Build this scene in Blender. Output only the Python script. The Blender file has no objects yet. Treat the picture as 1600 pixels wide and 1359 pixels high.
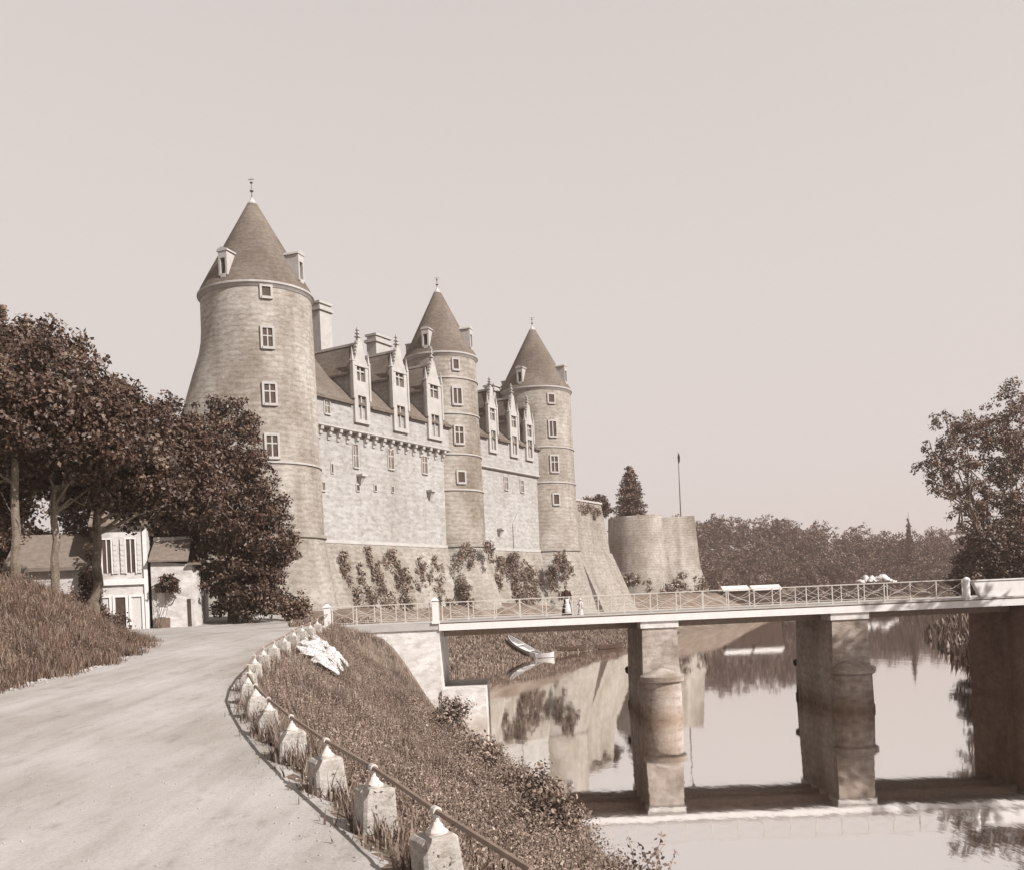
import bpy, bmesh, math, random
import numpy as np
from mathutils import Vector, Matrix

R = math.radians
rng = np.random.default_rng(7)
random.seed(7)
sc = bpy.context.scene
col = sc.collection

# ------------------------------------------------------------------ camera
EYE = 6.2
cd = bpy.data.cameras.new('camera')
cam = bpy.data.objects.new('camera', cd); col.objects.link(cam)
cd.sensor_width = 36.0; cd.lens = 33.75
cd.shift_y = 0.161                      # rising front of the plate camera
cd.clip_start = 0.1; cd.clip_end = 4000
cam.location = (0, 0, EYE)
cam.rotation_euler = (Matrix.Rotation(R(90), 3, 'X') @ Matrix.Rotation(R(-2.53), 3, 'Z')).to_euler()
sc.camera = cam

# ------------------------------------------------------------------ sky, sun, exposure
SUN_EL, SUN_AZ = 37.5, 54.0             # azimuth from -Y towards +X
sv = Vector((math.cos(R(SUN_EL)) * math.sin(R(SUN_AZ)), -math.cos(R(SUN_EL)) * math.cos(R(SUN_AZ)), math.sin(R(SUN_EL))))
wd = bpy.data.worlds.new('World'); sc.world = wd; wd.use_nodes = True
nt = wd.node_tree; nt.nodes.clear()
sky = nt.nodes.new('ShaderNodeTexSky'); sky.sky_type = 'NISHITA'; sky.sun_disc = False
sky.sun_elevation = R(SUN_EL); sky.sun_rotation = R(180 - SUN_AZ)
bw = nt.nodes.new('ShaderNodeRGBToBW'); nt.links.new(sky.outputs[0], bw.inputs[0])
m1 = nt.nodes.new('ShaderNodeMath'); m1.operation = 'MULTIPLY'; m1.inputs[1].default_value = -1.5
nt.links.new(bw.outputs[0], m1.inputs[0])
m2 = nt.nodes.new('ShaderNodeMath'); m2.operation = 'POWER'; m2.inputs[0].default_value = math.e
nt.links.new(m1.outputs[0], m2.inputs[1])
m3 = nt.nodes.new('ShaderNodeMath'); m3.operation = 'SUBTRACT'; m3.inputs[0].default_value = 1.0
nt.links.new(m2.outputs[0], m3.inputs[1])
vm = nt.nodes.new('ShaderNodeVectorMath'); vm.operation = 'SCALE'
vm.inputs[0].default_value = (4.42, 4.04, 3.9)          # the print's pale rose paper white
nt.links.new(m3.outputs[0], vm.inputs['Scale'])
bg = nt.nodes.new('ShaderNodeBackground'); bg.inputs[1].default_value = 0.1
nt.links.new(vm.outputs[0], bg.inputs[0])
wo = nt.nodes.new('ShaderNodeOutputWorld'); nt.links.new(bg.outputs[0], wo.inputs[0])
sl = bpy.data.lights.new('sun', 'SUN'); sl.energy = 5.0; sl.angle = R(0.6); sl.color = (1.0, 0.97, 0.95)
sun = bpy.data.objects.new('sun', sl); col.objects.link(sun)
sun.rotation_euler = sv.to_track_quat('Z', 'Y').to_euler(); sun.location = (60, -40, 80)
vs = sc.view_settings
vs.view_transform = 'Standard'; vs.look = 'None'; vs.gamma = 1.0; vs.exposure = 0.75
vs.use_curve_mapping = False
sc.cycles.max_bounces = 6; sc.cycles.diffuse_bounces = 3; sc.cycles.glossy_bounces = 3
sc.cycles.transparent_max_bounces = 4
sc.cycles.use_denoising = True

# ------------------------------------------------------------------ materials (sepia stock)
K = 0.72                                # paints and stones sit a little under their first estimate
def nodes(name):
    m = bpy.data.materials.new(name); m.use_nodes = True
    t = m.node_tree
    b = t.nodes['Principled BSDF']
    return m, t, b

def ramp(t, stops, base=False):
    r = t.nodes.new('ShaderNodeValToRGB')
    k_ = K if base else 1.0
    e = r.color_ramp.elements
    while len(e) < len(stops): e.new(0.5)
    for k, (p, c) in enumerate(stops):
        e[k].position = p; e[k].color = (*(x * k_ for x in c), 1)
    return r

def noise(t, scale, detail=6, rough=0.6, vec=None, stretch=None):
    n = t.nodes.new('ShaderNodeTexNoise'); n.inputs['Scale'].default_value = scale
    n.inputs['Detail'].default_value = detail; n.inputs['Roughness'].default_value = rough
    if vec is None:
        g = t.nodes.new('ShaderNodeNewGeometry'); vec = g.outputs['Position']
    if stretch:
        mp = t.nodes.new('ShaderNodeMapping'); mp.inputs['Scale'].default_value = stretch
        t.links.new(vec, mp.inputs['Vector']); vec = mp.outputs['Vector']
    t.links.new(vec, n.inputs['Vector'])
    return n

def mixc(t, fac, a, b, mode='MIX'):
    m = t.nodes.new('ShaderNodeMix'); m.data_type = 'RGBA'; m.blend_type = mode
    for sock, v in ((m.inputs[0], fac), (m.inputs[6], a), (m.inputs[7], b)):
        if isinstance(v, (int, float)): sock.default_value = v
        elif isinstance(v, tuple): sock.default_value = (*v, 1)
        else: t.links.new(v, sock)
    return m.outputs[2]

def bump(t, b, src, strength, dist):
    bp = t.nodes.new('ShaderNodeBump'); bp.inputs['Strength'].default_value = strength
    bp.inputs['Distance'].default_value = dist
    t.links.new(src, bp.inputs['Height']); t.links.new(bp.outputs[0], b.inputs['Normal'])

def plain(name, c, rough=0.8, var=0.15, scale=3.0):
    m, t, b = nodes(name)
    lo = tuple(x * (1 - var) for x in c); hi = tuple(min(1, x * (1 + var)) for x in c)
    n = noise(t, scale, 5)
    r = ramp(t, [(0.3, lo), (0.7, hi)], True); t.links.new(n.outputs[0], r.inputs[0])
    t.links.new(r.outputs[0], b.inputs['Base Color'])
    b.inputs['Roughness'].default_value = rough
    b.inputs['Specular IOR Level'].default_value = 0.2
    return m

def masonry(name, lo, hi, stain, big=0.12, course=1.9, stain_amt=0.6, bstr=0.5, bands=0.0, tide=None):
    """old ashlar: patches of paler repointed stone, weather stains, faint courses"""
    m, t, b = nodes(name)
    n1 = noise(t, big, 9, 0.68, stretch=(1, 1, 0.75))
    r1 = ramp(t, [(0.33, lo), (0.62, hi)], True); stain = tuple(x * K for x in stain); t.links.new(n1.outputs[0], r1.inputs[0])
    n2 = noise(t, 0.26, 8, 0.7, stretch=(1.5, 1.5, 0.13))
    r2 = ramp(t, [(0.50, (0, 0, 0)), (0.72, (1, 1, 1))]); t.links.new(n2.outputs[0], r2.inputs[0])
    ma = t.nodes.new('ShaderNodeMath'); ma.operation = 'MULTIPLY'; ma.inputs[1].default_value = stain_amt
    t.links.new(r2.outputs[0], ma.inputs[0])
    c = mixc(t, ma.outputs[0], r1.outputs[0], stain)
    n3 = noise(t, course, 6, 0.78, stretch=(0.9, 0.9, 1.5))
    r3 = ramp(t, [(0.32, (0.62, 0.59, 0.55)), (0.5, (1.0, 1.0, 1.0)), (0.72, (1.2, 1.2, 1.2))]); t.links.new(n3.outputs[0], r3.inputs[0])
    c = mixc(t, 0.7, c, r3.outputs[0], 'MULTIPLY')
    vo = t.nodes.new('ShaderNodeTexVoronoi'); vo.inputs['Scale'].default_value = course * 1.3
    mp = t.nodes.new('ShaderNodeMapping'); mp.inputs['Scale'].default_value = (0.8, 0.8, 1.7)
    g = t.nodes.new('ShaderNodeNewGeometry'); t.links.new(g.outputs['Position'], mp.inputs['Vector']); t.links.new(mp.outputs['Vector'], vo.inputs['Vector'])
    bwv = t.nodes.new('ShaderNodeRGBToBW'); t.links.new(vo.outputs['Color'], bwv.inputs[0])
    r4 = ramp(t, [(0.2, (0.8, 0.78, 0.75)), (0.75, (1.12, 1.12, 1.12))]); t.links.new(bwv.outputs[0], r4.inputs[0])
    c = mixc(t, 0.6, c, r4.outputs[0], 'MULTIPLY')
    if bands:
        wv = t.nodes.new('ShaderNodeTexWave'); wv.bands_direction = 'Z'; wv.inputs['Scale'].default_value = 0.62
        wv.inputs['Distortion'].default_value = 4.5; wv.inputs['Detail'].default_value = 4; wv.inputs['Detail Scale'].default_value = 1.6
        t.links.new(g.outputs['Position'], wv.inputs['Vector'])
        r5 = ramp(t, [(0.0, (0.70, 0.67, 0.63)), (0.35, (1, 1, 1)), (1, (1.08, 1.08, 1.08))]); t.links.new(wv.outputs[0], r5.inputs[0])
        c = mixc(t, bands, c, r5.outputs[0], 'MULTIPLY')
    if tide:
        sx = t.nodes.new('ShaderNodeSeparateXYZ'); t.links.new(g.outputs['Position'], sx.inputs[0])
        ad = t.nodes.new('ShaderNodeMath'); ad.operation = 'MULTIPLY_ADD'; ad.inputs[1].default_value = -1.4
        t.links.new(n3.outputs[0], ad.inputs[0]); t.links.new(sx.outputs['Z'], ad.inputs[2])
        r6 = ramp(t, [(0.0, tide), (0.55, (1, 1, 1))])
        mrr = t.nodes.new('ShaderNodeMapRange'); mrr.inputs[1].default_value = -0.6; mrr.inputs[2].default_value = 0.9
        t.links.new(ad.outputs[0], mrr.inputs[0]); t.links.new(mrr.outputs[0], r6.inputs[0])
        c = mixc(t, 1.0, c, r6.outputs[0], 'MULTIPLY')
    t.links.new(c, b.inputs['Base Color'])
    b.inputs['Roughness'].default_value = 0.92
    b.inputs['Specular IOR Level'].default_value = 0.1
    bump(t, b, n3.outputs[0], bstr, 0.12)
    return m

def leafmat(name, dark, mid, light, nscale=0.5):
    m, t, b = nodes(name)
    g = t.nodes.new('ShaderNodeNewGeometry')
    r = ramp(t, [(0.0, dark), (0.55, mid), (1.0, light)], True)
    t.links.new(g.outputs['Random Per Island'], r.inputs[0])
    n = noise(t, nscale, 4, 0.65)
    r2 = ramp(t, [(0.32, (0.5, 0.46, 0.42)), (0.68, (1.45, 1.45, 1.45))]); t.links.new(n.outputs[0], r2.inputs[0])
    c = mixc(t, 1.0, r.outputs[0], r2.outputs[0], 'MULTIPLY')
    t.links.new(c, b.inputs['Base Color'])
    b.inputs['Roughness'].default_value = 0.55
    b.inputs['Specular IOR Level'].default_value = 0.35
    return m

M = {}
M['wall'] = masonry('castle_ashlar', (0.35, 0.33, 0.308), (0.435, 0.418, 0.40), (0.28, 0.245, 0.21), 0.10, 1.5, 0.45, 0.35, 0.22)
M['tower'] = masonry('tower_rubble', (0.225, 0.188, 0.150), (0.475, 0.437, 0.395), (0.19, 0.156, 0.122), 0.13, 2.0, 0.65, 0.5, 0.4)
M['talus'] = masonry('talus_rubble', (0.23, 0.198, 0.163), (0.38, 0.347, 0.31), (0.175, 0.145, 0.114), 0.2, 1.8, 0.6, 0.6, 0.3)
M['trim'] = plain('dressed_stone', (0.45, 0.42, 0.39), 0.85, 0.12, 1.2)
M['abut'] = masonry('abutment_stone', (0.58, 0.54, 0.51), (0.74, 0.70, 0.67), (0.46, 0.41, 0.37), 0.5, 2.2, 0.35, 0.25, 0, (0.75, 0.70, 0.65))
M['pier'] = masonry('pier_stone', (0.28, 0.22, 0.178), (0.47, 0.415, 0.375), (0.19, 0.125, 0.085), 0.6, 2.4, 0.7, 0.5, 0.3, (0.68, 0.60, 0.53))
M['abut_shaded'] = masonry('shade_painted_stone', (0.18, 0.112, 0.08), (0.27, 0.185, 0.138), (0.13, 0.07, 0.045), 0.5, 2.4, 0.6, 0.5)  # tree shade on the right abutment, put into a darker stone colour
M['slate'] = masonry('roof_slate', (0.13, 0.104, 0.085), (0.20, 0.168, 0.14), (0.10, 0.078, 0.062), 0.25, 3.0, 0.45, 0.3, 0.22)
M['lead'] = plain('lead_ridge', (0.50, 0.46, 0.43), 0.6, 0.1)
M['glass'] = plain('dark_window', (0.085, 0.06, 0.047), 0.25, 0.3)
M['dimglass'] = plain('painted_reflection_pane', (0.17, 0.135, 0.11), 0.3, 0.3)  # paler brown stands in for sky reflected in the wing panes
M['white'] = plain('white_paint', (0.74, 0.70, 0.675), 0.6, 0.06, 4)
M['linen'] = plain('white_linen', (0.60, 0.57, 0.555), 0.9, 0.05, 4)
M['iron'] = plain('painted_iron', (0.56, 0.51, 0.46), 0.55, 0.1, 6)
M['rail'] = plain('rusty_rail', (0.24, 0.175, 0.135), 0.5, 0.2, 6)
M['bollard'] = masonry('bollard_granite', (0.34, 0.30, 0.26), (0.52, 0.48, 0.445), (0.28, 0.235, 0.19), 2.2, 14.0, 0.5, 0.4)
M['bark'] = masonry('bark', (0.16, 0.12, 0.085), (0.30, 0.25, 0.20), (0.09, 0.06, 0.04), 1.5, 9.0, 0.6, 0.8)
M['wood'] = plain('weathered_wood', (0.20, 0.145, 0.11), 0.8, 0.2, 5)
M['darkwood'] = plain('tarred_wood', (0.07, 0.042, 0.03), 0.7, 0.2, 5)
M['skin'] = plain('skin', (0.40, 0.31, 0.26), 0.6, 0.05)
M['black'] = plain('dark_cloth', (0.045, 0.026, 0.02), 0.9, 0.15, 9)
M['cloth'] = plain('pale_cloth', (0.60, 0.56, 0.53), 0.9, 0.06, 9)
M['tile'] = plain('old_roof_tile', (0.20, 0.16, 0.13), 0.85, 0.2, 3)
M['render'] = masonry('limewashed_wall', (0.52, 0.48, 0.45), (0.66, 0.62, 0.59), (0.36, 0.32, 0.28), 0.4, 1.6, 0.4, 0.2)
M['leaf'] = leafmat('foliage', (0.034, 0.0135, 0.0075), (0.080, 0.0445, 0.0275), (0.16, 0.112, 0.078))
M['leaf2'] = leafmat('foliage_pale', (0.06, 0.026, 0.015), (0.14, 0.086, 0.056), (0.30, 0.225, 0.165))
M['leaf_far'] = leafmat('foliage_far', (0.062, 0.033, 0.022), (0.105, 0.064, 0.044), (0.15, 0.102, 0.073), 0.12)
M['ivy'] = leafmat('ivy_leaves', (0.13, 0.090, 0.068), (0.215, 0.158, 0.122), (0.32, 0.25, 0.20))
M['grass'] = leafmat('weeds', (0.105, 0.068, 0.050), (0.205, 0.146, 0.113), (0.36, 0.285, 0.23), 0.8)
M['grass3'] = leafmat('bank_grass', (0.08, 0.046, 0.031), (0.155, 0.098, 0.07), (0.28, 0.205, 0.155), 0.8)
M['grass2'] = leafmat('dry_grass', (0.11, 0.075, 0.058), (0.20, 0.146, 0.115), (0.36, 0.29, 0.24))

def groundmat():
    m, t, b = nodes('earth')
    n = noise(t, 0.5, 9, 0.7)
    r = ramp(t, [(0.3, (0.11, 0.078, 0.058)), (0.5, (0.19, 0.147, 0.115)), (0.72, (0.32, 0.27, 0.225))], True)
    t.links.new(n.outputs[0], r.inputs[0]); t.links.new(r.outputs[0], b.inputs['Base Color'])
    b.inputs['Roughness'].default_value = 1; b.inputs['Specular IOR Level'].default_value = 0.05
    n2 = noise(t, 6, 6); bump(t, b, n2.outputs[0], 0.6, 0.1)
    return m
M['earth'] = groundmat()

def roadmat():
    m, t, b = nodes('dusty_road')
    n = noise(t, 0.28, 8, 0.66, stretch=(1.0, 0.45, 1))
    r = ramp(t, [(0.34, (0.32, 0.285, 0.25)), (0.5, (0.41, 0.38, 0.355)), (0.68, (0.50, 0.47, 0.45))], True)
    t.links.new(n.outputs[0], r.inputs[0])
    n2 = noise(t, 2.6, 8, 0.75, stretch=(1.2, 0.5, 1))
    r2 = ramp(t, [(0.26, (0.55, 0.50, 0.45)), (0.45, (1, 1, 1)), (0.8, (1.1, 1.1, 1.1))]); t.links.new(n2.outputs[0], r2.inputs[0])
    c = mixc(t, 0.7, r.outputs[0], r2.outputs[0], 'MULTIPLY')
    mp = t.nodes.new('ShaderNodeMapping'); mp.inputs['Rotation'].default_value = (0, 0, R(-17)); mp.inputs['Scale'].default_value = (2.1, 0.09, 1)
    g = t.nodes.new('ShaderNodeNewGeometry'); t.links.new(g.outputs['Position'], mp.inputs['Vector'])
    ns = noise(t, 1.0, 5, 0.6, vec=mp.outputs['Vector'])
    rs = ramp(t, [(0.33, (0.74, 0.71, 0.67)), (0.5, (1, 1, 1)), (0.7, (1.1, 1.1, 1.1))]); t.links.new(ns.outputs[0], rs.inputs[0])
    c = mixc(t, 0.45, c, rs.outputs[0], 'MULTIPLY')
    n3 = noise(t, 22, 6, 0.8)
    r3 = ramp(t, [(0.3, (0.75, 0.73, 0.70)), (0.6, (1.08, 1.08, 1.08))]); t.links.new(n3.outputs[0], r3.inputs[0])
    c = mixc(t, 0.6, c, r3.outputs[0], 'MULTIPLY')
    t.links.new(c, b.inputs['Base Color'])
    b.inputs['Roughness'].default_value = 1; b.inputs['Specular IOR Level'].default_value = 0.05
    bump(t, b, n3.outputs[0], 0.5, 0.03)
    return m
M['road'] = roadmat()

def watermat():
    m, t, b = nodes('still_water')
    t.nodes.remove(b)
    out = t.nodes['Material Output']
    gl = t.nodes.new('ShaderNodeBsdfGlossy'); gl.inputs['Color'].default_value = (0.985, 0.97, 0.95, 1)
    gl.inputs['Roughness'].default_value = 0.035
    df = t.nodes.new('ShaderNodeBsdfDiffuse'); df.inputs['Color'].default_value = (0.09, 0.05, 0.032, 1)
    lw = t.nodes.new('ShaderNodeFresnel'); lw.inputs['IOR'].default_value = 1.33
    mr = t.nodes.new('ShaderNodeMapRange'); mr.inputs[1].default_value = 0.03; mr.inputs[2].default_value = 0.19
    mr.inputs[3].default_value = 0.05; mr.inputs[4].default_value = 0.98
    t.links.new(lw.outputs[0], mr.inputs[0])
    mx = t.nodes.new('ShaderNodeMixShader')
    t.links.new(mr.outputs[0], mx.inputs[0]); t.links.new(df.outputs[0], mx.inputs[1]); t.links.new(gl.outputs[0], mx.inputs[2])
    t.links.new(mx.outputs[0], out.inputs['Surface'])
    n = noise(t, 0.8, 4, 0.6, stretch=(1, 0.35, 1))
    n2 = noise(t, 0.045, 3, 0.5)
    r2 = ramp(t, [(0.4, (0.25, 0.25, 0.25)), (0.7, (1, 1, 1))]); t.links.new(n2.outputs[0], r2.inputs[0])
    mu = t.nodes.new('ShaderNodeMath'); mu.operation = 'MULTIPLY'
    t.links.new(n.outputs[0], mu.inputs[0]); t.links.new(r2.outputs[0], mu.inputs[1])
    bp = t.nodes.new('ShaderNodeBump'); bp.inputs['Strength'].default_value = 0.16; bp.inputs['Distance'].default_value = 0.05
    t.links.new(mu.outputs[0], bp.inputs['Height'])
    t.links.new(bp.outputs[0], gl.inputs['Normal'])
    return m
M['water'] = watermat()

# ------------------------------------------------------------------ mesh helpers
class MB:
    def __init__(self): self.v = []; self.f = []
    def add(self, vs, fs, mat=None):
        k = len(self.v)
        if mat is not None: vs = [tuple(mat @ Vector(p)) for p in vs]
        self.v += [tuple(p) for p in vs]; self.f += [tuple(i + k for i in f) for f in fs]
        return self
    def box(self, x0, x1, y0, y1, z0, z1, mat=None):
        return self.add([(x0, y0, z0), (x1, y0, z0), (x1, y1, z0), (x0, y1, z0), (x0, y0, z1), (x1, y0, z1), (x1, y1, z1), (x0, y1, z1)],
                        [(0, 3, 2, 1), (4, 5, 6, 7), (0, 1, 5, 4), (1, 2, 6, 5), (2, 3, 7, 6), (3, 0, 4, 7)], mat)
    def frustum(self, lo, hi, z0, z1, mat=None):
        a, b, c, d = lo; e, f, g, h = hi
        return self.add([(a, c, z0), (b, c, z0), (b, d, z0), (a, d, z0), (e, g, z1), (f, g, z1), (f, h, z1), (e, h, z1)],
                        [(0, 3, 2, 1), (4, 5, 6, 7), (0, 1, 5, 4), (1, 2, 6, 5), (2, 3, 7, 6), (3, 0, 4, 7)], mat)
    def prism(self, poly, axis, a0, a1, mat=None):
        """poly (p,q) extruded along axis; axis 0: (a,p,q)  1: (p,a,q)  2: (p,q,a)"""
        n = len(poly)
        def pt(p, a):
            return [(a, p[0], p[1]), (p[0], a, p[1]), (p[0], p[1], a)][axis]
        vs = [pt(p, a0) for p in poly] + [pt(p, a1) for p in poly]
        fs = [tuple(range(n))[::-1], tuple(range(n, 2 * n))] + [(k, (k + 1) % n, n + (k + 1) % n, n + k) for k in range(n)]
        return self.add(vs, fs, mat)
    def lathe(self, prof, n=24, cx=0, cy=0, a0=0, a1=2 * math.pi, rf=None, capb=True, capt=True, mat=None):
        full = abs(a1 - a0 - 2 * math.pi) < 1e-6
        m = n if full else n + 1
        vs = []
        for (r, z) in prof:
            for k in range(m):
                th = a0 + (a1 - a0) * k / n
                rr = r if rf is None else r + rf(th, z)
                vs.append((cx + rr * math.cos(th), cy + rr * math.sin(th), z))
        fs = []
        for i in range(len(prof) - 1):
            for k in range(n):
                k2 = (k + 1) % m
                fs.append((i * m + k, i * m + k2, (i + 1) * m + k2, (i + 1) * m + k))
        if capb: fs.append(tuple(range(m))[::-1])
        if capt: fs.append(tuple((len(prof) - 1) * m + k for k in range(m)))
        return self.add(vs, fs, mat)
    def tube(self, pts, rad, n=8):
        pts = [Vector(p) for p in pts]
        rs = rad if isinstance(rad, (list, tuple)) else [rad] * len(pts)
        vs = []; up = Vector((0.13, 0.07, 1)).normalized()
        for i, p in enumerate(pts):
            d = (pts[min(i + 1, len(pts) - 1)] - pts[max(i - 1, 0)]).normalized()
            a = d.cross(up)
            if a.length < 1e-3: a = d.cross(Vector((1, 0, 0)))
            a.normalize(); b = d.cross(a).normalized()
            for k in range(n):
                th = 2 * math.pi * k / n
                vs.append(tuple(p + a * rs[i] * math.cos(th) + b * rs[i] * math.sin(th)))
        fs = [(i * n + k, i * n + (k + 1) % n, (i + 1) * n + (k + 1) % n, (i + 1) * n + k) for i in range(len(pts) - 1) for k in range(n)]
        fs += [tuple(range(n))[::-1], tuple((len(pts) - 1) * n + k for k in range(n))]
        return self.add(vs, fs)
    def mesh(self, name, smooth=False, bevel=0):
        me = bpy.data.meshes.new(name); me.from_pydata(self.v, [], self.f)
        bm = bmesh.new(); bm.from_mesh(me)
        bmesh.ops.recalc_face_normals(bm, faces=bm.faces)
        if bevel:
            bmesh.ops.bevel(bm, geom=[e for e in bm.edges if e.is_manifold and e.calc_face_angle(0) > 0.6], offset=bevel, segments=1, affect='EDGES')
        bm.to_mesh(me); bm.free()
        if smooth:
            for p in me.polygons: p.use_smooth = True
            me.set_sharp_from_angle(angle=R(38))
        return me
    def build(self, name, mat, parent=None, smooth=False, bevel=0, loc=None, rz=0):
        me = self.mesh(name, smooth, bevel)
        return link(name, me, mat, parent, loc, rz)

def link(name, me, mat, parent=None, loc=None, rz=0):
    if mat is not None and not me.materials: me.materials.append(M[mat] if isinstance(mat, str) else mat)
    o = bpy.data.objects.new(name, me); col.objects.link(o)
    if parent is not None: o.parent = parent
    if loc is not None: o.location = loc
    if rz: o.rotation_euler.z = rz
    return o

def thing(name, label, cat, loc=(0, 0, 0), rz=0, group=None):
    o = bpy.data.objects.new(name, None); col.objects.link(o)
    o.location = loc; o.rotation_euler = (0, 0, rz); o.empty_display_size = 0.3
    return tag(o, label, cat, group)
def tag(o, label=None, cat=None, group=None, kind=None):
    if label: o['label'] = label
    if cat: o['category'] = cat
    if group: o['group'] = group
    if kind: o['kind'] = kind
    return o

def np_mesh(name, V, F, smooth=False):
    V = np.asarray(V, np.float32); F = np.asarray(F, np.int32); k = F.shape[1]
    me = bpy.data.meshes.new(name)
    me.vertices.add(len(V)); me.vertices.foreach_set('co', V.ravel())
    me.loops.add(F.size); me.loops.foreach_set('vertex_index', F.ravel())
    me.polygons.add(len(F)); me.polygons.foreach_set('loop_start', np.arange(0, F.size, k, dtype=np.int32))
    me.polygons.foreach_set('loop_total', np.full(len(F), k, np.int32))
    if smooth: me.polygons.foreach_set('use_smooth', np.ones(len(F), bool))
    me.update(calc_edges=True); me.validate()
    return me

def sstep(x): x = np.clip(x, 0, 1); return x * x * (3 - 2 * x)

# ------------------------------------------------------------------ terrain
T1 = (-22.7, 90.0); T2 = (-7.43, 116.8); T3 = (4.6, 137.4)
DX, DY = 0.49909, 0.86655               # along the castle front
FRZ = math.atan2(DY, DX)
BOL = [(0.05, 6.4), (-0.72, 8.1), (-1.5, 9.85), (-2.32, 11.6), (-3.2, 13.6), (-4.05, 15.7), (-4.8, 17.7), (-5.48, 19.7), (-6.05, 21.8), (-6.55, 24.2),
       (-6.95, 26.6), (-7.25, 29.0), (-7.52, 31.5), (-7.78, 34.0), (-8.0, 36.4), (-8.2, 38.8), (-8.4, 41.2)]
BX = np.array([b[0] for b in BOL]); BY = np.array([b[1] for b in BOL])
def xbol(y): return np.interp(y, np.r_[-20, BY, 46], np.r_[9.0, BX, -8.7])
def xleft(y):  # left shore of the river
    return np.interp(y, [-30, 0, 15, 22, 28, 38, 46, 55, 62, 79, 101, 116, 150, 200, 260, 335, 400], [16, 7.5, 3.6, 2.1, 1.3, -1.2, -3.4, -3.6, -5, -6.0, 2.3, 12.4, 26, 57, 63, 65, 66])
def xright(y):
    return np.interp(y, [-30, 0, 40, 48, 55, 62, 110, 160, 250, 335, 400], [60, 48, 33, 28.5, 28.5, 30, 47, 76, 130, 176, 180])
def xroadl(y): return np.interp(y, [-20, 5, 25, 30, 34.5, 40, 48, 60, 80], [-15, -13.6, -13.1, -13.1, -13.8, -15.2, -20, -27.5, -36])
def xroadr(y): return np.where(y < 43, xbol(y) - 0.42, np.interp(y, [43, 47.5, 54.5, 60, 80], [-8.9, -8.6, -8.6, -10.5, -15.0]))
def zroad(y): return np.where(y < 43, 3.55 + 0.0384 * y, 5.2)
def H(x, y):
    x = np.asarray(x, float); y = np.asarray(y, float)
    XL, XR, XB = xleft(y), xright(y), xbol(y)
    zr = zroad(y)
    # near bank: from the bollards down to the water
    t = np.clip((x - XB) / np.maximum(XL - XB, 0.5), 0, 1)
    near = zr * (1 - sstep(t * 0.97 + 0.02) * 0.35 - t * 0.65)
    d = xroadl(y) - x
    hb = np.interp(y, [-20, 20, 30, 38, 40, 45, 50, 55], [2.8, 2.8, 2.7, 2.5, 2.1, 1.15, 0.3, 0.0])
    bankl = zr + hb * sstep(d / 4.2) + np.clip(d - 4, 0, 12) * 0.05 * (hb > 0.4)
    zn = np.where(x > XB, near, np.where(d > 0, bankl, zr))
    # castle bank beyond the bridge
    di = XL - x
    zf = 5.2 * sstep((di + 0.6) / np.interp(y, [50, 75, 100], [4.0, 9.0, 17.0])) + 0.9 * sstep((y - 62) / 20) * sstep((di - 8) / 8)
    tt = (x - T1[0]) * DX + (y - T1[1]) * DY; off = (x - T1[0]) * DY - (y - T1[1]) * DX
    plat = sstep((-off - 2) / 6.0) * sstep((tt + 10) / 12.0) * (1 - sstep((tt - 68) / 10.0))
    zf = zf + plat * (12.5 - zf) * (y > 60)
    w = sstep((y - 44) / 6.0)
    zl = zn * (1 - w) + zf * w
    zl = np.where(x > XL, np.maximum(-0.3 * (x - XL), -1.6), zl)
    dr = x - XR
    z = np.where(dr > 0, np.interp(y, [30, 48, 56, 80], [4.6, 5.1, 5.1, 2.6]) * sstep((dr + 0.3) / 5.0), zl)
    far = sstep((y - 335) / 9) * 1.6 + sstep((y - 338) / 75) * 22 * np.interp(x, [40, 100, 135, 170, 230], [1.08, 1.0, 0.8, 0.55, 0.5])
    z = np.where(y > 335, np.maximum(far, np.where(x < 60, z, -9)), z)
    return z

xs = np.unique(np.r_[np.linspace(-400, -120, 10), np.linspace(-120, -40, 27), np.arange(-40, 32, 0.5), np.linspace(32, 120, 50), np.linspace(120, 300, 30), np.linspace(300, 600, 8)])
ys = np.unique(np.r_[np.linspace(-100, -20, 8), np.arange(-20, 62, 0.5), np.linspace(62, 130, 70), np.linspace(130, 470, 120), np.linspace(470, 900, 10)])
GX, GY = np.meshgrid(xs, ys)
GZ = H(GX, GY)
GZ += (np.abs(GX - 2) > 11) * 0.0
V = np.c_[GX.ravel(), GY.ravel(), GZ.ravel()]
nx, ny = len(xs), len(ys)
I = np.arange(nx * ny).reshape(ny, nx)
F = np.c_[I[:-1, :-1].ravel(), I[:-1, 1:].ravel(), I[1:, 1:].ravel(), I[1:, :-1].ravel()]
g = link('ground', np_mesh('ground', V, F, True), 'earth'); tag(g, kind='structure')

# road: one dusty sheet with ragged verges
yy = np.r_[np.arange(-12, 47, 0.25), np.arange(47, 80, 1.0)]
us = np.linspace(0, 1, 15)
L_ = xroadl(yy) - 0.05; R_ = np.where(yy < 43, xbol(yy) + 0.5, xroadr(yy) + 0.35)
jl = rng.normal(0, 0.16, len(yy)); jr = rng.normal(0, 0.09, len(yy)) * (yy < 43)
P = []
for k, y in enumerate(yy):
    for u in us:
        x = (L_[k] + jl[k]) * (1 - u) + (R_[k] + jr[k]) * u
        P.append((x, y, float(H(x, y)) + 0.03 - 0.03 * (u in (0.0, 1.0)) + (0.0 if y < 40 or y > 47 else 0.03)))
nu = len(us)
F = [(i * nu + j, i * nu + j + 1, (i + 1) * nu + j + 1, (i + 1) * nu + j) for i in range(len(yy) - 1) for j in range(nu - 1)]
o = link('road', np_mesh('road', P, F, True), 'road'); tag(o, kind='structure')

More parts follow.
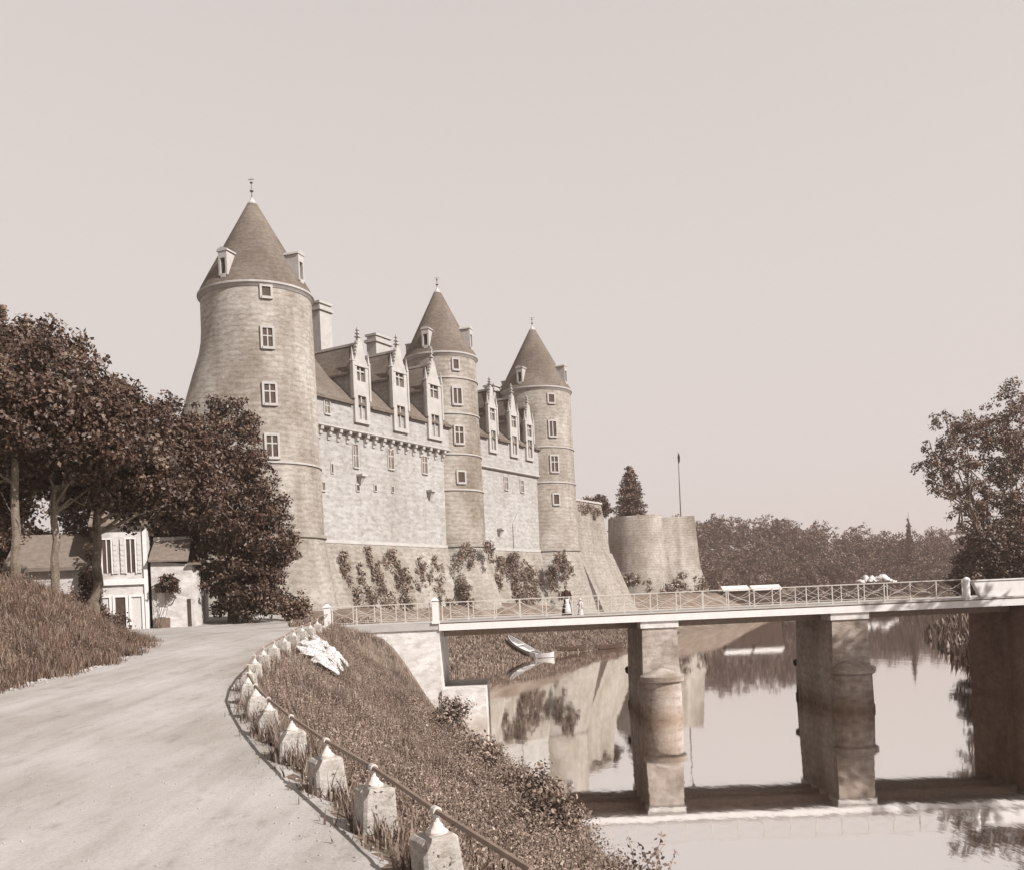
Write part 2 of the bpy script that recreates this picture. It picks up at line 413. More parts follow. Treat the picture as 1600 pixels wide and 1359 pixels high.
o = MB().add([(-30, -60, 0), (260, -60, 0), (260, 344, 0), (-30, 344, 0)], [(0, 1, 2, 3)]).build('water', 'water'); tag(o, kind='structure')

# ------------------------------------------------------------------ castle
def az(a): return (math.sin(R(a)), -math.cos(R(a)))

def window(parent, w, h, loc, rz, mull=True, trans=0.6, fr=0.2, proud=0.14, pane='glass'):
    """cross window: dressed surround with mullion and transom, dark pane set back (local -y is outward)"""
    b = MB()
    b.box(-w / 2 - fr, -w / 2, -proud, 0.25, -fr, h + fr)
    b.box(w / 2, w / 2 + fr, -proud, 0.25, -fr, h + fr)
    b.box(-w / 2, w / 2, -proud, 0.25, h, h + fr + 0.02)
    b.box(-w / 2 - fr * 0.3, w / 2 + fr * 0.3, -proud - 0.07, 0.25, -fr - 0.03, 0)
    bar = max(0.1, w * 0.13)
    if mull: b.box(-bar / 2, bar / 2, -proud + 0.06, 0.1, 0, h)
    if trans:
        segs = [(-w / 2, -bar / 2), (bar / 2, w / 2)] if mull else [(-w / 2, w / 2)]
        for a, c in segs: b.box(a, c, -proud + 0.06, 0.1, h * trans, h * trans + bar)
    o = b.build('window', 'trim', parent, loc=loc, rz=rz)
    MB().box(-w / 2, w / 2, -0.03, 0.2, 0, h).build('pane', pane, o)
    return o

def tower(name_label, pos, r, z_base, z_corn, z_apex, wins, dorm, strings, flare=None, talus_out=2.0, fin=1.6, mat='tower', z_foot=2.0):
    t = thing('castle_tower', name_label, 'tower', (pos[0], pos[1], 0), 0, 'round towers of the castle')
    n = 64
    zs = list(np.linspace(z_base, z_corn, 22))
    b = MB().lathe([(r + 0.012 * (z_corn - z), z) for z in zs], n, rf=flare)
    b.build('wall', mat, t, smooth=True)
    tb = r + 0.012 * (z_corn - z_base)
    b = MB().lathe([(tb + talus_out + 0.02, z_foot), (tb + talus_out * 0.5, (z_base + z_foot) * 0.5), (tb + 0.03, z_base - 0.3), (tb + 0.22, z_base - 0.28), (tb + 0.22, z_base + 0.02), (tb + 0.0, z_base + 0.1)], n,
                   rf=(lambda th, z: flare(th, max(z, z_base))) if flare else None)
    b.build('talus', 'talus', t, smooth=True)
    b = MB().lathe([(r - 0.2, z_corn - 0.45), (r + 0.06, z_corn - 0.36), (r + 0.22, z_corn - 0.1), (r + 0.28, z_corn - 0.06), (r + 0.28, z_corn + 0.12), (r + 0.1, z_corn + 0.18)], n)
    b.build('cornice', 'trim', t, smooth=True)
    for zz in strings:
        rr = r + 0.012 * (z_corn - zz)
        b = MB().lathe([(rr - 0.05, zz - 0.12), (rr + 0.13, zz - 0.05), (rr + 0.13, zz + 0.08), (rr - 0.05, zz + 0.16)], n, rf=flare)
        b.build('string_course', 'trim', t, smooth=True)
    hgt = z_apex - z_corn
    prof = [(r + 0.24, z_corn + 0.1), (r - 0.05, z_corn + 0.7), (r - 0.62, z_corn + 1.75), (r * 0.55, z_corn + 0.5 * hgt), (0.42, z_apex - 0.25), (0.1, z_apex)]
    prof[3] = (0.42 + (r - 0.62 - 0.42) * (z_apex - 0.25 - prof[3][1]) / (z_apex - 0.25 - prof[2][1]), prof[3][1])
    ro = MB().lathe(prof, n).build('roof', 'slate', t, smooth=True)
    MB().lathe([(0.50, z_apex - 0.55), (0.47, z_apex - 0.3), (0.16, z_apex + 0.1), (0.1, z_apex + 0.3)], 12).build('lead_cap', 'lead', ro, smooth=True)
    b = MB().lathe([(0.07, z_apex + 0.2), (0.05, z_apex + fin * 0.35), (0.2, z_apex + fin * 0.42), (0.05, z_apex + fin * 0.5), (0.04, z_apex + fin * 0.72), (0.16, z_apex + fin * 0.78), (0.03, z_apex + fin * 0.84), (0.02, z_apex + fin)], 8)
    b.box(-0.28, 0.28, -0.02, 0.02, z_apex + fin * 0.9, z_apex + fin * 0.93)
    b.build('finial', 'rail', ro, smooth=True)
    def cone_r(z):
        for (a, za), (c, zc) in zip(prof, prof[1:]):
            if za <= z <= zc: return a + (c - a) * (z - za) / (zc - za)
        return 0.2
    for (a, z0, h, w) in dorm:
        dx, dy = az(a); rr = cone_r(z0) + 0.10
        d = MB()
        depth = rr - cone_r(z0 + h) + 0.8
        d.box(-w / 2, -w / 2 + 0.2, 0, depth, 0, h * 0.86); d.box(w / 2 - 0.2, w / 2, 0, depth, 0, h * 0.86)
        d.box(-w / 2 + 0.2, w / 2 - 0.2, 0.0, depth, h * 0.62, h * 0.86); d.box(-w / 2 + 0.2, w / 2 - 0.2, -0.03, depth, -0.2, 0.14)
        d.prism([(-w / 2 - 0.12, h * 0.86), (w / 2 + 0.12, h * 0.86), (w / 2 + 0.05, h * 0.93), (0.14, h), (-0.14, h), (-w / 2 - 0.05, h * 0.93)], 1, -0.06, depth)
        o = d.build('roof_dormer', 'trim', ro, loc=(dx * rr, dy * rr, z0), rz=R(a))
    for (a, z0, w, h, mu, tr) in wins:
        dx, dy = az(a)
        fl = 0
        rr = r + 0.012 * (z_corn - z0) - 0.02
        window(t, w, h, (dx * rr, dy * rr, z0), R(a), mu, tr)
    return t

lf = R(-76 - 90)   # direction (math angle) of T1's spreading flank
def t1_flare(th, z):
    c = max(0.0, math.cos(th - lf))
    q = 32.2 - z
    if q <= 0: return 0.0
    f = 0.055 * q * q if q < 3.6 else 0.055 * 3.6 ** 2 + (q - 3.6) * 0.30
    return f * c ** 2.2
DORM = [(-19, 0.75, 2.5, 0.9), (71, 1.0, 2.8, 0.95), (161, 0.9, 2.5, 0.95), (-109, 0.7, 2.0, 0.9)]
tower('tallest looking, nearest round castle tower with conical slate roof, standing left behind the dark tree', T1, 5.05, 13.0, 35.35, 44.6,
      [(24, 34.1, 0.75, 0.85, False, 0), (23.3, 29.6, 0.85, 1.65, True, 0.55), (23, 24.55, 0.95, 1.7, True, 0.6), (23, 19.85, 0.95, 1.85, True, 0.6)],
      [(a, 35.35 + z, h, w) for a, z, h, w in DORM], [19.35], flare=t1_flare, talus_out=1.6, fin=2.2)
tower('middle round castle tower with conical slate roof, between the two dormered wings', T2, 4.3, 13.0, 35.55, 44.2,
      [(28, 33.6, 0.65, 1.1, False, 0), (28, 29.5, 1.0, 1.8, True, 0), (28, 24.9, 1.0, 1.9, True, 0.62), (28, 20.3, 0.85, 1.2, False, 0)],
      [(a, 35.6 + z, h * 0.95, w) for a, z, h, w in DORM], [32.6, 28.4, 23.6, 19.4], talus_out=2.4, fin=1.6)
tower('farthest round castle tower with conical slate roof, beside the plain curtain wall', T3, 5.0, 13.0, 35.4, 44.9,
      [(24, 33.2, 0.85, 1.1, False, 0), (24, 28.6, 1.0, 2.0, True, 0), (24, 23.7, 1.0, 2.1, True, 0.6), (24, 19.2, 0.8, 1.3, False, 0)],
      [(a - 7, 35.4 + z, h * 0.95, w) for a, z, h, w in DORM], [27.1, 22.2], talus_out=2.6, fin=1.6)

# wings: local x along the front from the first tower, local -y outwards, front wall at y = -2.2
CROCKET = []
def wing(label, x0, x1, corbels, dorms, wins, smalls, chims, zp, ridge, band=False):
    t = thing('castle_wing', label, 'castle', (T1[0], T1[1], 0), FRZ, 'dormered wings of the castle')
    F0 = -2.2
    MB().box(x0, x1, F0, 9.8, 12.9, 27.0).build('wall', 'wall', t)
    # battered base
    MB().prism([(F0 - 3.2, 0.5), (F0 - 0.12, 12.75), (4, 12.75), (4, 0.5)], 0, x0, x1).build('talus', 'talus', t)
    MB().box(x0, x1, F0 - 0.22, F0 + 0.5, 12.6, 12.95).build('string_course', 'trim', t)
    pr = 0.55 if corbels else 0.25
    MB().box(x0, x1, F0 - pr, F0 + 0.6, zp, 26.75).build('parapet', 'wall', t)
    MB().prism([(F0 - pr, zp - 0.22), (F0 - pr - 0.12, zp - 0.12), (F0 - pr - 0.12, zp + 0.04), (F0 + 0.2, zp + 0.04), (F0 + 0.2, zp - 0.22)], 0, x0, x1).build('moulding', 'trim', t)
    if corbels:
        n = 21; cm = None
        for k in range(n):
            xx = x0 + 0.55 + (x1 - x0 - 1.0) * k / (n - 1)
            if cm is None:
                b = MB().prism([(0.1, -1.15), (-0.12, -1.1), (-0.2, -0.75), (-0.36, -0.7), (-0.42, -0.35), (-0.56, -0.3), (-0.6, 0.0), (0.1, 0.0)], 0, -0.2, 0.2)
                o = b.build('corbel', 'trim', t, loc=(xx, F0, zp - 0.2)); cm = o.data
            else:
                o = link('corbel', cm, None, t, (xx, F0, zp - 0.2))
    # steep main roof
    e = F0 - pr - 0.25
    def roof_z(y): return 26.75 + (y - e) * (ridge - 26.75) / (1.9 - e)
    MB().prism([(e, 26.72), (e, 26.95), (3.6, ridge), (10.0, 27.0), (10.0, 26.72)], 0, x0, x1).build('main_roof', 'slate', t)
    MB().box(x0, x1, 3.42, 3.78, ridge - 0.12, ridge + 0.16).build('ridge_cap', 'lead', t)
    cuts = [x0] + [q for d_ in dorms for q in (d_[0] - d_[1] / 2 - 0.3, d_[0] + d_[1] / 2 + 0.3)] + [x1]
    for ga, gb in zip(cuts[::2], cuts[1::2]): MB().box(ga, gb, e - 0.12, e + 0.02, 26.6, 26.86).build('gutter', 'slate', t)
    for (c, w, zt, up) in dorms:
        f = F0 - pr - 0.28
        ze = zt - 2.6                    # springing of the gable
        b = MB()
        wz0, wz1 = 25.3, 27.7            # lower light
        uz0, uz1 = ze - 1.6, ze + 0.3
        ww = w * 0.27
        b.box(c - w / 2, c - ww, f, f + 0.6, 24.9, ze); b.box(c + ww, c + w / 2, f, f + 0.6, 24.9, ze)
        for z0, z1 in ((24.9, wz0), (wz1, uz0)): b.box(c - ww, c + ww, f + 0.003, f + 0.6, z0, z1)
        b.box(c - ww, c + ww, f + 0.003, f + 0.6, uz1 - 0.3, ze)
        b.prism([(c - w / 2, ze), (c + w / 2, ze), (c + w * 0.3, ze + 0.9), (c + 0.26, zt), (c - 0.26, zt), (c - w * 0.3, ze + 0.9)], 1, f, f + 0.5)
        # mullions
        for z0, z1 in ((wz0, wz1), (uz0, uz1 - 0.3)):
            b.box(c - 0.08, c + 0.08, f + 0.12, f + 0.35, z0, z1)
            zm = z0 + (z1 - z0) * 0.6; b.box(c - ww, c - 0.08, f + 0.12, f + 0.35, zm, zm + 0.14); b.box(c + 0.08, c + ww, f + 0.12, f + 0.35, zm, zm + 0.14)
        dm = b.build('dormer', 'trim', t)
        for z0, z1 in ((wz0, wz1), (uz0, uz1 - 0.3)):
            MB().box(c - ww, c + ww, f + 0.3, f + 0.4, z0, z1).build('pane', 'dimglass', dm)
        # pinnacles on the flanks, crocketed finial on the gable
        for s in (-1, 1):
            px = c + s * (w / 2 + 0.06)
            p = MB().box(px - 0.14, px + 0.14, f - 0.1, f + 0.26, 27.3, ze + 0.3)
            p.frustum((px - 0.19, px + 0.19, f - 0.15, f + 0.31), (px - 0.15, px + 0.15, f - 0.1, f + 0.26), ze + 0.3, ze + 0.42)
            p.frustum((px - 0.13, px + 0.13, f - 0.06, f + 0.22), (px - 0.02, px + 0.02, f + 0.06, f + 0.1), ze + 0.42, ze + 1.7)
            p.build('pinnacle', 'trim', dm)
        p = MB().frustum((c - 0.16, c + 0.16, f + 0.09, f + 0.41), (c - 0.05, c + 0.05, f + 0.2, f + 0.3), zt - 0.05, zt + up)
        for q in range(3):
            zq = zt + up * (0.25 + 0.25 * q); s = 0.26 - 0.05 * q
            p.box(c - s, c + s, f + 0.25 - s, f + 0.25 + s, zq, zq + 0.1)
        for sd in (-1, 1):
            for q in range(4):
                fq = 0.15 + 0.22 * q; zq = ze + 0.9 + (zt - ze - 0.9) * fq; xq = c + sd * (w * 0.3 + (0.26 - w * 0.3) * fq)
                if not CROCKET: CROCKET.append(MB().frustum((-0.1, 0.1, 0.05, 0.3), (-0.06, 0.06, 0.08, 0.27), 0, 0.22).mesh('crocket')); CROCKET[0].materials.append(M['trim'])
                link('crocket', CROCKET[0], None, dm, (xq, f, zq))
        MB().box(c - w / 2 - 0.1, c + w / 2 + 0.1, f - 0.07, f + 0.1, ze - 0.12, ze + 0.06).build('gable_cornice', 'trim', dm)
        p.build('finial', 'trim', dm)
        # roof of the dormer running back into the main roof
        yb = f + 0.5; back = 3.4
        zr_, zs_ = zt - 0.35, ze - 0.95
        hw = w / 2 + 0.05
        MB().prism([(c - hw + 0.2, 26.0), (c + hw - 0.2, 26.0), (c + hw - 0.2, zs_ + 0.1), (c, zr_ - 0.3), (c - hw + 0.2, zs_ + 0.1)], 1, yb, back).build('cheek', 'wall', dm)
        MB().prism([(c - hw - 0.12, zs_ - 0.12), (c - hw - 0.12, zs_ + 0.08), (c, zr_ + 0.06), (c + hw + 0.12, zs_ + 0.08), (c + hw + 0.12, zs_ - 0.12), (c, zr_ - 0.22)], 1, yb + 0.003, back).build('roof', 'slate', dm)
        MB().box(c - 0.13, c + 0.13, yb + 0.01, back, zr_ - 0.05, zr_ + 0.2).build('ridge_cap', 'lead', dm)
    for (xx, z0, w, h, mu, tr, onp) in wins:
        window(t, w, h, (xx, F0 - (pr if onp else 0) + 0.0, z0), 0, mu, tr, 0.12, 0.10, 'dimglass')
    for (xx, z0, w, h) in smalls:
        b = MB()
        b.box(xx - w / 2 - 0.1, xx - w / 2, F0 - 0.1, F0 + 0.2, z0 - 0.1, z0 + h + 0.1).box(xx + w / 2, xx + w / 2 + 0.1, F0 - 0.1, F0 + 0.2, z0 - 0.1, z0 + h + 0.1)
        b.box(xx - w / 2, xx + w / 2, F0 - 0.1, F0 + 0.2, z0 + h, z0 + h + 0.1).box(xx - w / 2, xx + w / 2, F0 - 0.12, F0 + 0.2, z0 - 0.1, z0)
        o = b.build('loophole', 'trim', t)
        MB().box(xx - w / 2, xx + w / 2, F0 - 0.03, F0 + 0.15, z0, z0 + h).build('pane', 'glass', o)
    for (xx, y, zt, w, dpt) in chims:
        b = MB().box(xx - w / 2, xx + w / 2, y - dpt / 2, y + dpt / 2, 29.0, zt - 1.0)
        b.box(xx - w / 2 - 0.2, xx + w / 2 + 0.2, y - dpt / 2 - 0.2, y + dpt / 2 + 0.2, zt - 1.0, zt - 0.65)
        b.box(xx - w / 2 + 0.05, xx + w / 2 - 0.05, y - dpt / 2 + 0.05, y + dpt / 2 - 0.05, zt - 0.65, zt - 0.25)
        b.box(xx - w / 2 - 0.12, xx + w / 2 + 0.12, y - dpt / 2 - 0.12, y + dpt / 2 + 0.12, zt - 0.25, zt)
        b.build('chimney', 'trim', t)
    return t

w1 = wing('white castle wing with corbel row and three tall dormers, between nearest and middle towers', 0.5, 30.0, True,
     [(11.35, 2.45, 33.4, 1.4), (18.0, 2.65, 34.0, 1.5), (24.55, 2.9, 33.8, 1.8)],
     [(10.85, 20.5, 0.75, 2.3, True, 0.5, False), (16.8, 20.9, 0.95, 2.1, True, 0.62, False), (23.1, 21.0, 0.95, 1.9, True, 0.62, False), (6.1, 25.2, 0.75, 1.2, True, 0.6, True),
      (5.5, 17.75, 0.8, 0.75, True, 0, False)],
     [(11.0, 18.1, 0.45, 0.6), (13.9, 18.3, 0.32, 0.6), (16.9, 18.4, 0.34, 0.6), (7.1, 19.6, 0.25, 0.85)],
     [(14.4, 4.6, 39.4, 1.9, 1.4), (24.6, 4.6, 38.0, 2.9, 1.4)], 24.1, 33.2)
for (xx, zz) in ((11.3, 19.55), (23.7, 18.9)):
    MB().box(xx - 0.45, xx + 0.45, -3.0, -2.2, zz, zz + 0.22).frustum((xx - 0.16, xx + 0.16, -2.5, -2.2), (xx - 0.3, xx + 0.3, -2.85, -2.2), zz - 0.7, zz - 0.002).build('stone_spout', 'trim', w1)
w2 = wing('short castle wing with smooth moulding band and three narrow dormers, between middle and farthest towers', 31.5, 54.0, False,
     [(37.9, 2.0, 33.2, 1.3), (43.3, 2.1, 33.0, 1.6), (47.5, 2.1, 32.4, 1.4)],
     [(41.4, 20.6, 0.9, 1.6, True, 0.6, False), (45.6, 20.6, 0.9, 1.5, True, 0.6, False)],
     [], [(50.6, 4.6, 36.6, 2.0, 1.6)], 23.1, 32.4)
MB().box(38.6, 39.4, -3.0, -2.2, 15.2, 15.4).frustum((38.8, 39.2, -2.5, -2.2), (38.7, 39.3, -2.85, -2.2), 14.6, 15.198).build('stone_spout', 'trim', w2)
# blocked arch in the short wing
MB().prism([(42.6, 12.96), (49.6, 12.96), (49.6, 16.2), (48.4, 17.6), (46.1, 18.3), (43.8, 17.6), (42.6, 16.2)], 1, -2.32, -2.1).build('blocked_arch', 'wall', w2)

# curtain wall beyond the towers
t = thing('curtain_wall', 'plain battered curtain wall right beside the farthest tower', 'wall', (T1[0], T1[1], 0), FRZ)
MB().frustum((56, 75.4, -1.4, 6), (56, 74.4, -0.6, 6), 13, 20.9).build('wall', 'talus', t)
MB().frustum((56, 79.6, -5.2, 7), (56, 75.6, -1.6, 6), 1.0, 13.0).build('talus', 'talus', t)
MB().box(56, 74.55, -0.75, -0.1, 20.9, 21.2).build('coping', 'trim', t)
MB().frustum((63.4, 65.2, -6.2, -3), (63.6, 64.6, -2.0, -1.0), 2, 11.5).build('buttress', 'talus', t)

# bastion by the water
t = thing('bastion', 'squat pale round bastion with blunt broken top by the water, right of the curtain wall', 'bastion', (26.4, 201, 0))
jg = [random.uniform(-0.25, 0.45) for _ in range(49)]
b = MB(); nn = 48; V = []
for (r_, z) in ((6.1, 10.6), (5.75, 16.0), (5.55, 22.3)):
    for k in range(nn):
        th = 2 * math.pi * k / nn; V.append((r_ * math.cos(th), r_ * math.sin(th), z + (jg[k] if z > 20 else 0)))
b.add(V, [(i * nn + k, i * nn + (k + 1) % nn, (i + 1) * nn + (k + 1) % nn, (i + 1) * nn + k) for i in range(2) for k in range(nn)] + [tuple(range(2 * nn, 3 * nn))])
b.build('round_wall', 'tower', t, smooth=True)
MB().lathe([(9.2, 0.3), (7.7, 5.5), (6.15, 10.9)], nn).build('talus', 'talus', t, smooth=True)
top = [(4.0, -1.0), (12.9, 1.9), (13.2, 9), (4, 9)]; bot = [(4.0, -1.9), (13.6, 1.2), (14.0, 9), (4, 9)]; foot = [(4.0, -5.5), (16.4, -1.2), (17.2, 9), (4, 9)]
q = [(0, 1, 5, 4), (1, 2, 6, 5), (2, 3, 7, 6), (3, 0, 4, 7), (4, 5, 6, 7)]
MB().add([(x, y, 10.6) for x, y in bot] + [(x, y, 22.0 + 0.35 * k % 0.8) for k, (x, y) in enumerate(top)], q).build('flank_wall', 'tower', t)
MB().add([(x, y, 0.3) for x, y in foot] + [(x * 1.01, y - 0.06, 10.9) for x, y in bot], q).build('flank_talus', 'talus', t)
t = thing('flagpole', 'tall thin flagpole with furled flag above the bastion', 'flagpole', (36.45, 203, 22.3))
MB().lathe([(0.16, 0), (0.1, 8), (0.06, 13.6)], 8).build('pole', 'wood', t)
MB().lathe([(0.02, 11.2), (0.2, 11.6), (0.28, 12.6), (0.14, 13.2), (0.02, 13.3)], 7, cx=0.1).build('flag', 'black', t)

# ------------------------------------------------------------------ bridge
Y0, Y1 = 48.0, 54.2
t = thing('road_bridge', 'flat road bridge with pale edge girder on masonry piers crossing the river', 'bridge', (6.4, Y0, 0))
def br(): return Matrix.Translation((-6.4, -Y0, 0))
bm_ = br()
MB().box(-3.7, 40, Y0 + 0.1, Y1 - 0.1, 4.88, 5.14, bm_).build('deck', 'road', t)
for (ya, yb) in ((Y0 - 0.12, Y0 + 0.1), (Y1 - 0.1, Y1 + 0.12)):
    MB().box(-3.7, 40, ya, yb, 4.84, 5.17, bm_).build('edge_girder', 'white', t)
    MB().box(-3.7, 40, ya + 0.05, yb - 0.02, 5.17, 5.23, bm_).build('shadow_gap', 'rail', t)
    MB().box(-3.7, 40, ya + 0.01, yb + 0.15, 5.23, 5.32, bm_).build('kerb', 'trim', t)
for ys_ in (49.6, 51.1, 52.6):
    MB().box(-3.6, 25.6, ys_ - 0.12, ys_ + 0.12, 4.5, 4.875, bm_).build('girder', 'rail', t)
def pier(xa, xb):
    p = MB().frustum((xa - 0.06, xb + 0.06, Y0 + 0.02, Y1 - 0.02), (xa, xb, Y0 + 0.06, Y1 - 0.06), 2.2, 4.5, bm_).build('pier', 'pier', t)
    xc, r = (xa + xb) / 2, (xb - xa) / 2 + 0.06
    MB().box(xa - 0.08, xb + 0.08, Y0 - 0.02, Y1 + 0.02, 4.5, 4.835, bm_).build('cap', 'abut', p)
    b = MB().box(xa - 0.08, xb + 0.08, Y0 + 0.0, Y1, -1.5, 2.2, bm_)
    for yc, a0 in ((Y0 + 0.02, math.pi), (Y1 - 0.02, 0)):
        b.lathe([(r + 0.1, -1.5), (r + 0.08, 0.25), (r + 0.04, 0.3), (r + 0.0, 1.75), (r + 0.16, 1.85), (r + 0.18, 2.1), (r + 0.02, 2.2), (r * 0.35, 2.42), (0.05, 2.5)], 20, cx=xc, cy=yc, a0=a0, a1=a0 + math.pi, mat=bm_)
    b.build('cutwater', 'pier', p, smooth=True)
pier(6.44, 8.18); pier(15.95, 17.72)
a = MB().box(-16, -3.7, Y0 - 0.02, Y1 + 0.02, -1.5, 4.9, bm_).build('abutment', 'abut', t)
MB().box(-12, -3.64, Y0 - 0.1, Y1 + 0.1, 4.9, 5.235, bm_).build('string_course', 'trim', a)
MB().box(-3.7, -1.5, Y0 - 0.15, Y1 + 0.15, -1.5, 1.85, bm_).build('footing', 'abut', a)
a = MB().box(25.7, 40, Y0 - 0.02, Y1 + 0.02, -1.5, 4.835, bm_).build('abutment', 'abut_shaded', t)

def railing(label, xa, xb, y, group, endposts):
    t = thing('bridge_railing', label, 'railing', (xa, y, 5.3), 0, group)
    n = max(1, round((xb - xa) / 1.27)); s = (xb - xa) / n
    pm = MB().box(-0.024, 0.024, -0.024, 0.024, 0, 0.92).box(-0.04, 0.04, -0.04, 0.04, 0.0, 0.08)
    pme = pm.mesh('post'); pme.materials.append(M['iron'])
    bb = MB(); w = s - 0.07
    pts = []
    for sg in (1, -1):
        arc = [(0.035 + w * k / 8, 0, 0.47 + sg * (0.33 - 0.30 * math.sin(math.pi * k / 8))) for k in range(9)]
        bb.tube(arc, 0.011, 5)
    bme = bb.mesh('brace'); bme.materials.append(M['iron'])
    for k in range(n + 1): link('post', pme, None, t, (k * s, 0, 0))
    for k in range(n): link('brace', bme, None, t, (k * s, 0, 0))
    MB().box(-0.05, xb - xa + 0.05, -0.03, 0.03, 0.92, 0.965).build('top_rail', 'iron', t)
    MB().box(0, xb - xa, -0.02, 0.02, 0.1, 0.13).build('bottom_rail', 'iron', t)
    return t
GRP = 'iron railings of the bridge'
railing('pale iron railing with crossed panels along the near edge of the bridge', -3.5, 22.5, Y0 - 0.02, GRP, True)
railing('iron railing along the far edge of the bridge, behind the two walkers', -3.5, 22.5, Y1 + 0.04, GRP, True)
railing('short iron railing between two white posts on the left abutment', -9.0, -4.15, Y0 - 0.02, GRP, True)
railing('short far railing on the left abutment, behind the near one', -9.0, -4.15, Y1 + 0.04, GRP, True)
def stone_post(x, y, label, h=1.3, r=0.15, round_=False, z=5.2):
    t = thing('gate_post', label, 'post', (x, y, z), 0, 'white posts of the bridge')
    if round_:
        MB().lathe([(r + 0.05, 0), (r + 0.05, 0.15), (r, 0.18), (r * 0.95, h - 0.1)], 14).build('shaft', 'white', t, smooth=True)
        MB().lathe([(r * 1.1, h - 0.1), (r * 1.1, h - 0.02), (r * 0.8, h + 0.06), (0.02, h + 0.12)], 14).build('cap', 'white', t, smooth=True)
    else:
        MB().box(-r, r, -r, r, 0, h - 0.1).box(-r - 0.04, r + 0.04, -r - 0.04, r + 0.04, 0, 0.15).build('shaft', 'white', t)
        MB().frustum((-r - 0.05, r + 0.05, -r - 0.05, r + 0.05), (-0.04, 0.04, -0.04, 0.04), h - 0.1, h + 0.06).build('cap', 'white', t)
stone_post(-9.25, Y0 + 0.0, 'white square post at the left end of the bridge railing, above white linen', 1.15)
stone_post(-3.85, Y0 + 0.0, 'white square post where the abutment railing meets the bridge span', 1.25)
stone_post(22.75, Y0 + 0.05, 'white round post at the right end of the bridge, beside the white parapet', 1.05, 0.17, True)
t = thing('parapet', 'bright white low parapet at the right end of the bridge', 'parapet', (23.1, Y0 + 0.1, 5.2))
MB().prism([(0.45, 0.0), (3.2, 0.0), (3.2, 0.93), (0.02, 0.93)], 1, 0, 0.35).build('wall', 'white', t)
MB().box(-0.04, 3.25, -0.05, 0.4, 0.93, 1.0).build('coping', 'white', t)

# ------------------------------------------------------------------ bollards and guard rail
GB = 'stone bollards along the road'
bme = MB().frustum((-0.2, 0.2, -0.19, 0.19), (-0.165, 0.165, -0.16, 0.16), -0.25, 0.42).mesh('block', bevel=0.03); bme.materials.append(M['bollard'])
fme = MB().lathe([(0.10, 0.405), (0.10, 0.44), (0.062, 0.47), (0.055, 0.495), (0.028, 0.52), (0.024, 0.595)], 12).mesh('finial', True); fme.materials.append(M['iron'])
hme = MB().lathe([(0.042, -0.04), (0.042, 0.04)], 10, mat=Matrix.Rotation(R(90), 4, 'X')).box(-0.03, 0.03, -0.03, 0.03, -0.05, 0.0).mesh('rail_ring'); hme.materials.append(M['iron'])
NB = len(BOL)
rail_pts = []
for k, (x, y) in enumerate(BOL):
    z = float(H(x, y)) if k else float(zroad(np.array(y)))
    z = float(zroad(np.array(y)))
    nxt = BOL[min(k + 1, NB - 1)]; prv = BOL[max(k - 1, 0)]
    ang = math.atan2(nxt[1] - prv[1], nxt[0] - prv[0]) - math.pi / 2
    if k == 0: lab = None
    elif k == 1: lab = 'nearest stone bollard with white iron finial, cut by the bottom edge'
    else:
        words = ['second', 'third', 'fourth', 'fifth', 'sixth', 'seventh', 'eighth', 'ninth', 'tenth', 'eleventh', 'twelfth', 'thirteenth', 'fourteenth', 'fifteenth', 'sixteenth']
        lab = '%s nearest stone bollard along the road edge, carrying the iron guard rail' % words[k - 2]
        if k == NB - 1: lab = 'farthest small stone bollard of the roadside row, next to the bridge post'
    zj = random.uniform(-0.02, 0.02); sc_ = random.uniform(0.94, 1.06)
    if k:
        t = thing('bollard', lab, 'bollard', (x, y, z + zj), ang + random.uniform(-0.08, 0.08), GB)
        t.scale = (1, 1, 1)
        ob = link('block', bme, None, t); ob.scale = (sc_, random.uniform(0.94, 1.06), 1)
        ob.rotation_euler = (random.uniform(-0.07, 0.07), random.uniform(-0.08, 0.08), random.uniform(-0.15, 0.15))
        link('finial', fme, None, t); link('rail_ring', hme, None, t, (0, 0, 0.608))
    rail_pts.append((x, y, z + zj + 0.608))
rp = []
for a_, b_ in zip(rail_pts, rail_pts[1:]):
    for q in range(4): rp.append(tuple(Vector(a_).lerp(Vector(b_), q / 4)))
rp += [rail_pts[-1], (-8.95, 44.6, 5.86), (-9.2, 47.8, 5.9)]
o = MB().tube(rp, 0.026, 8).build('guard_rail', 'rail', smooth=True); tag(o, 'long rusty iron rail carried on the stone bollards', 'rail')

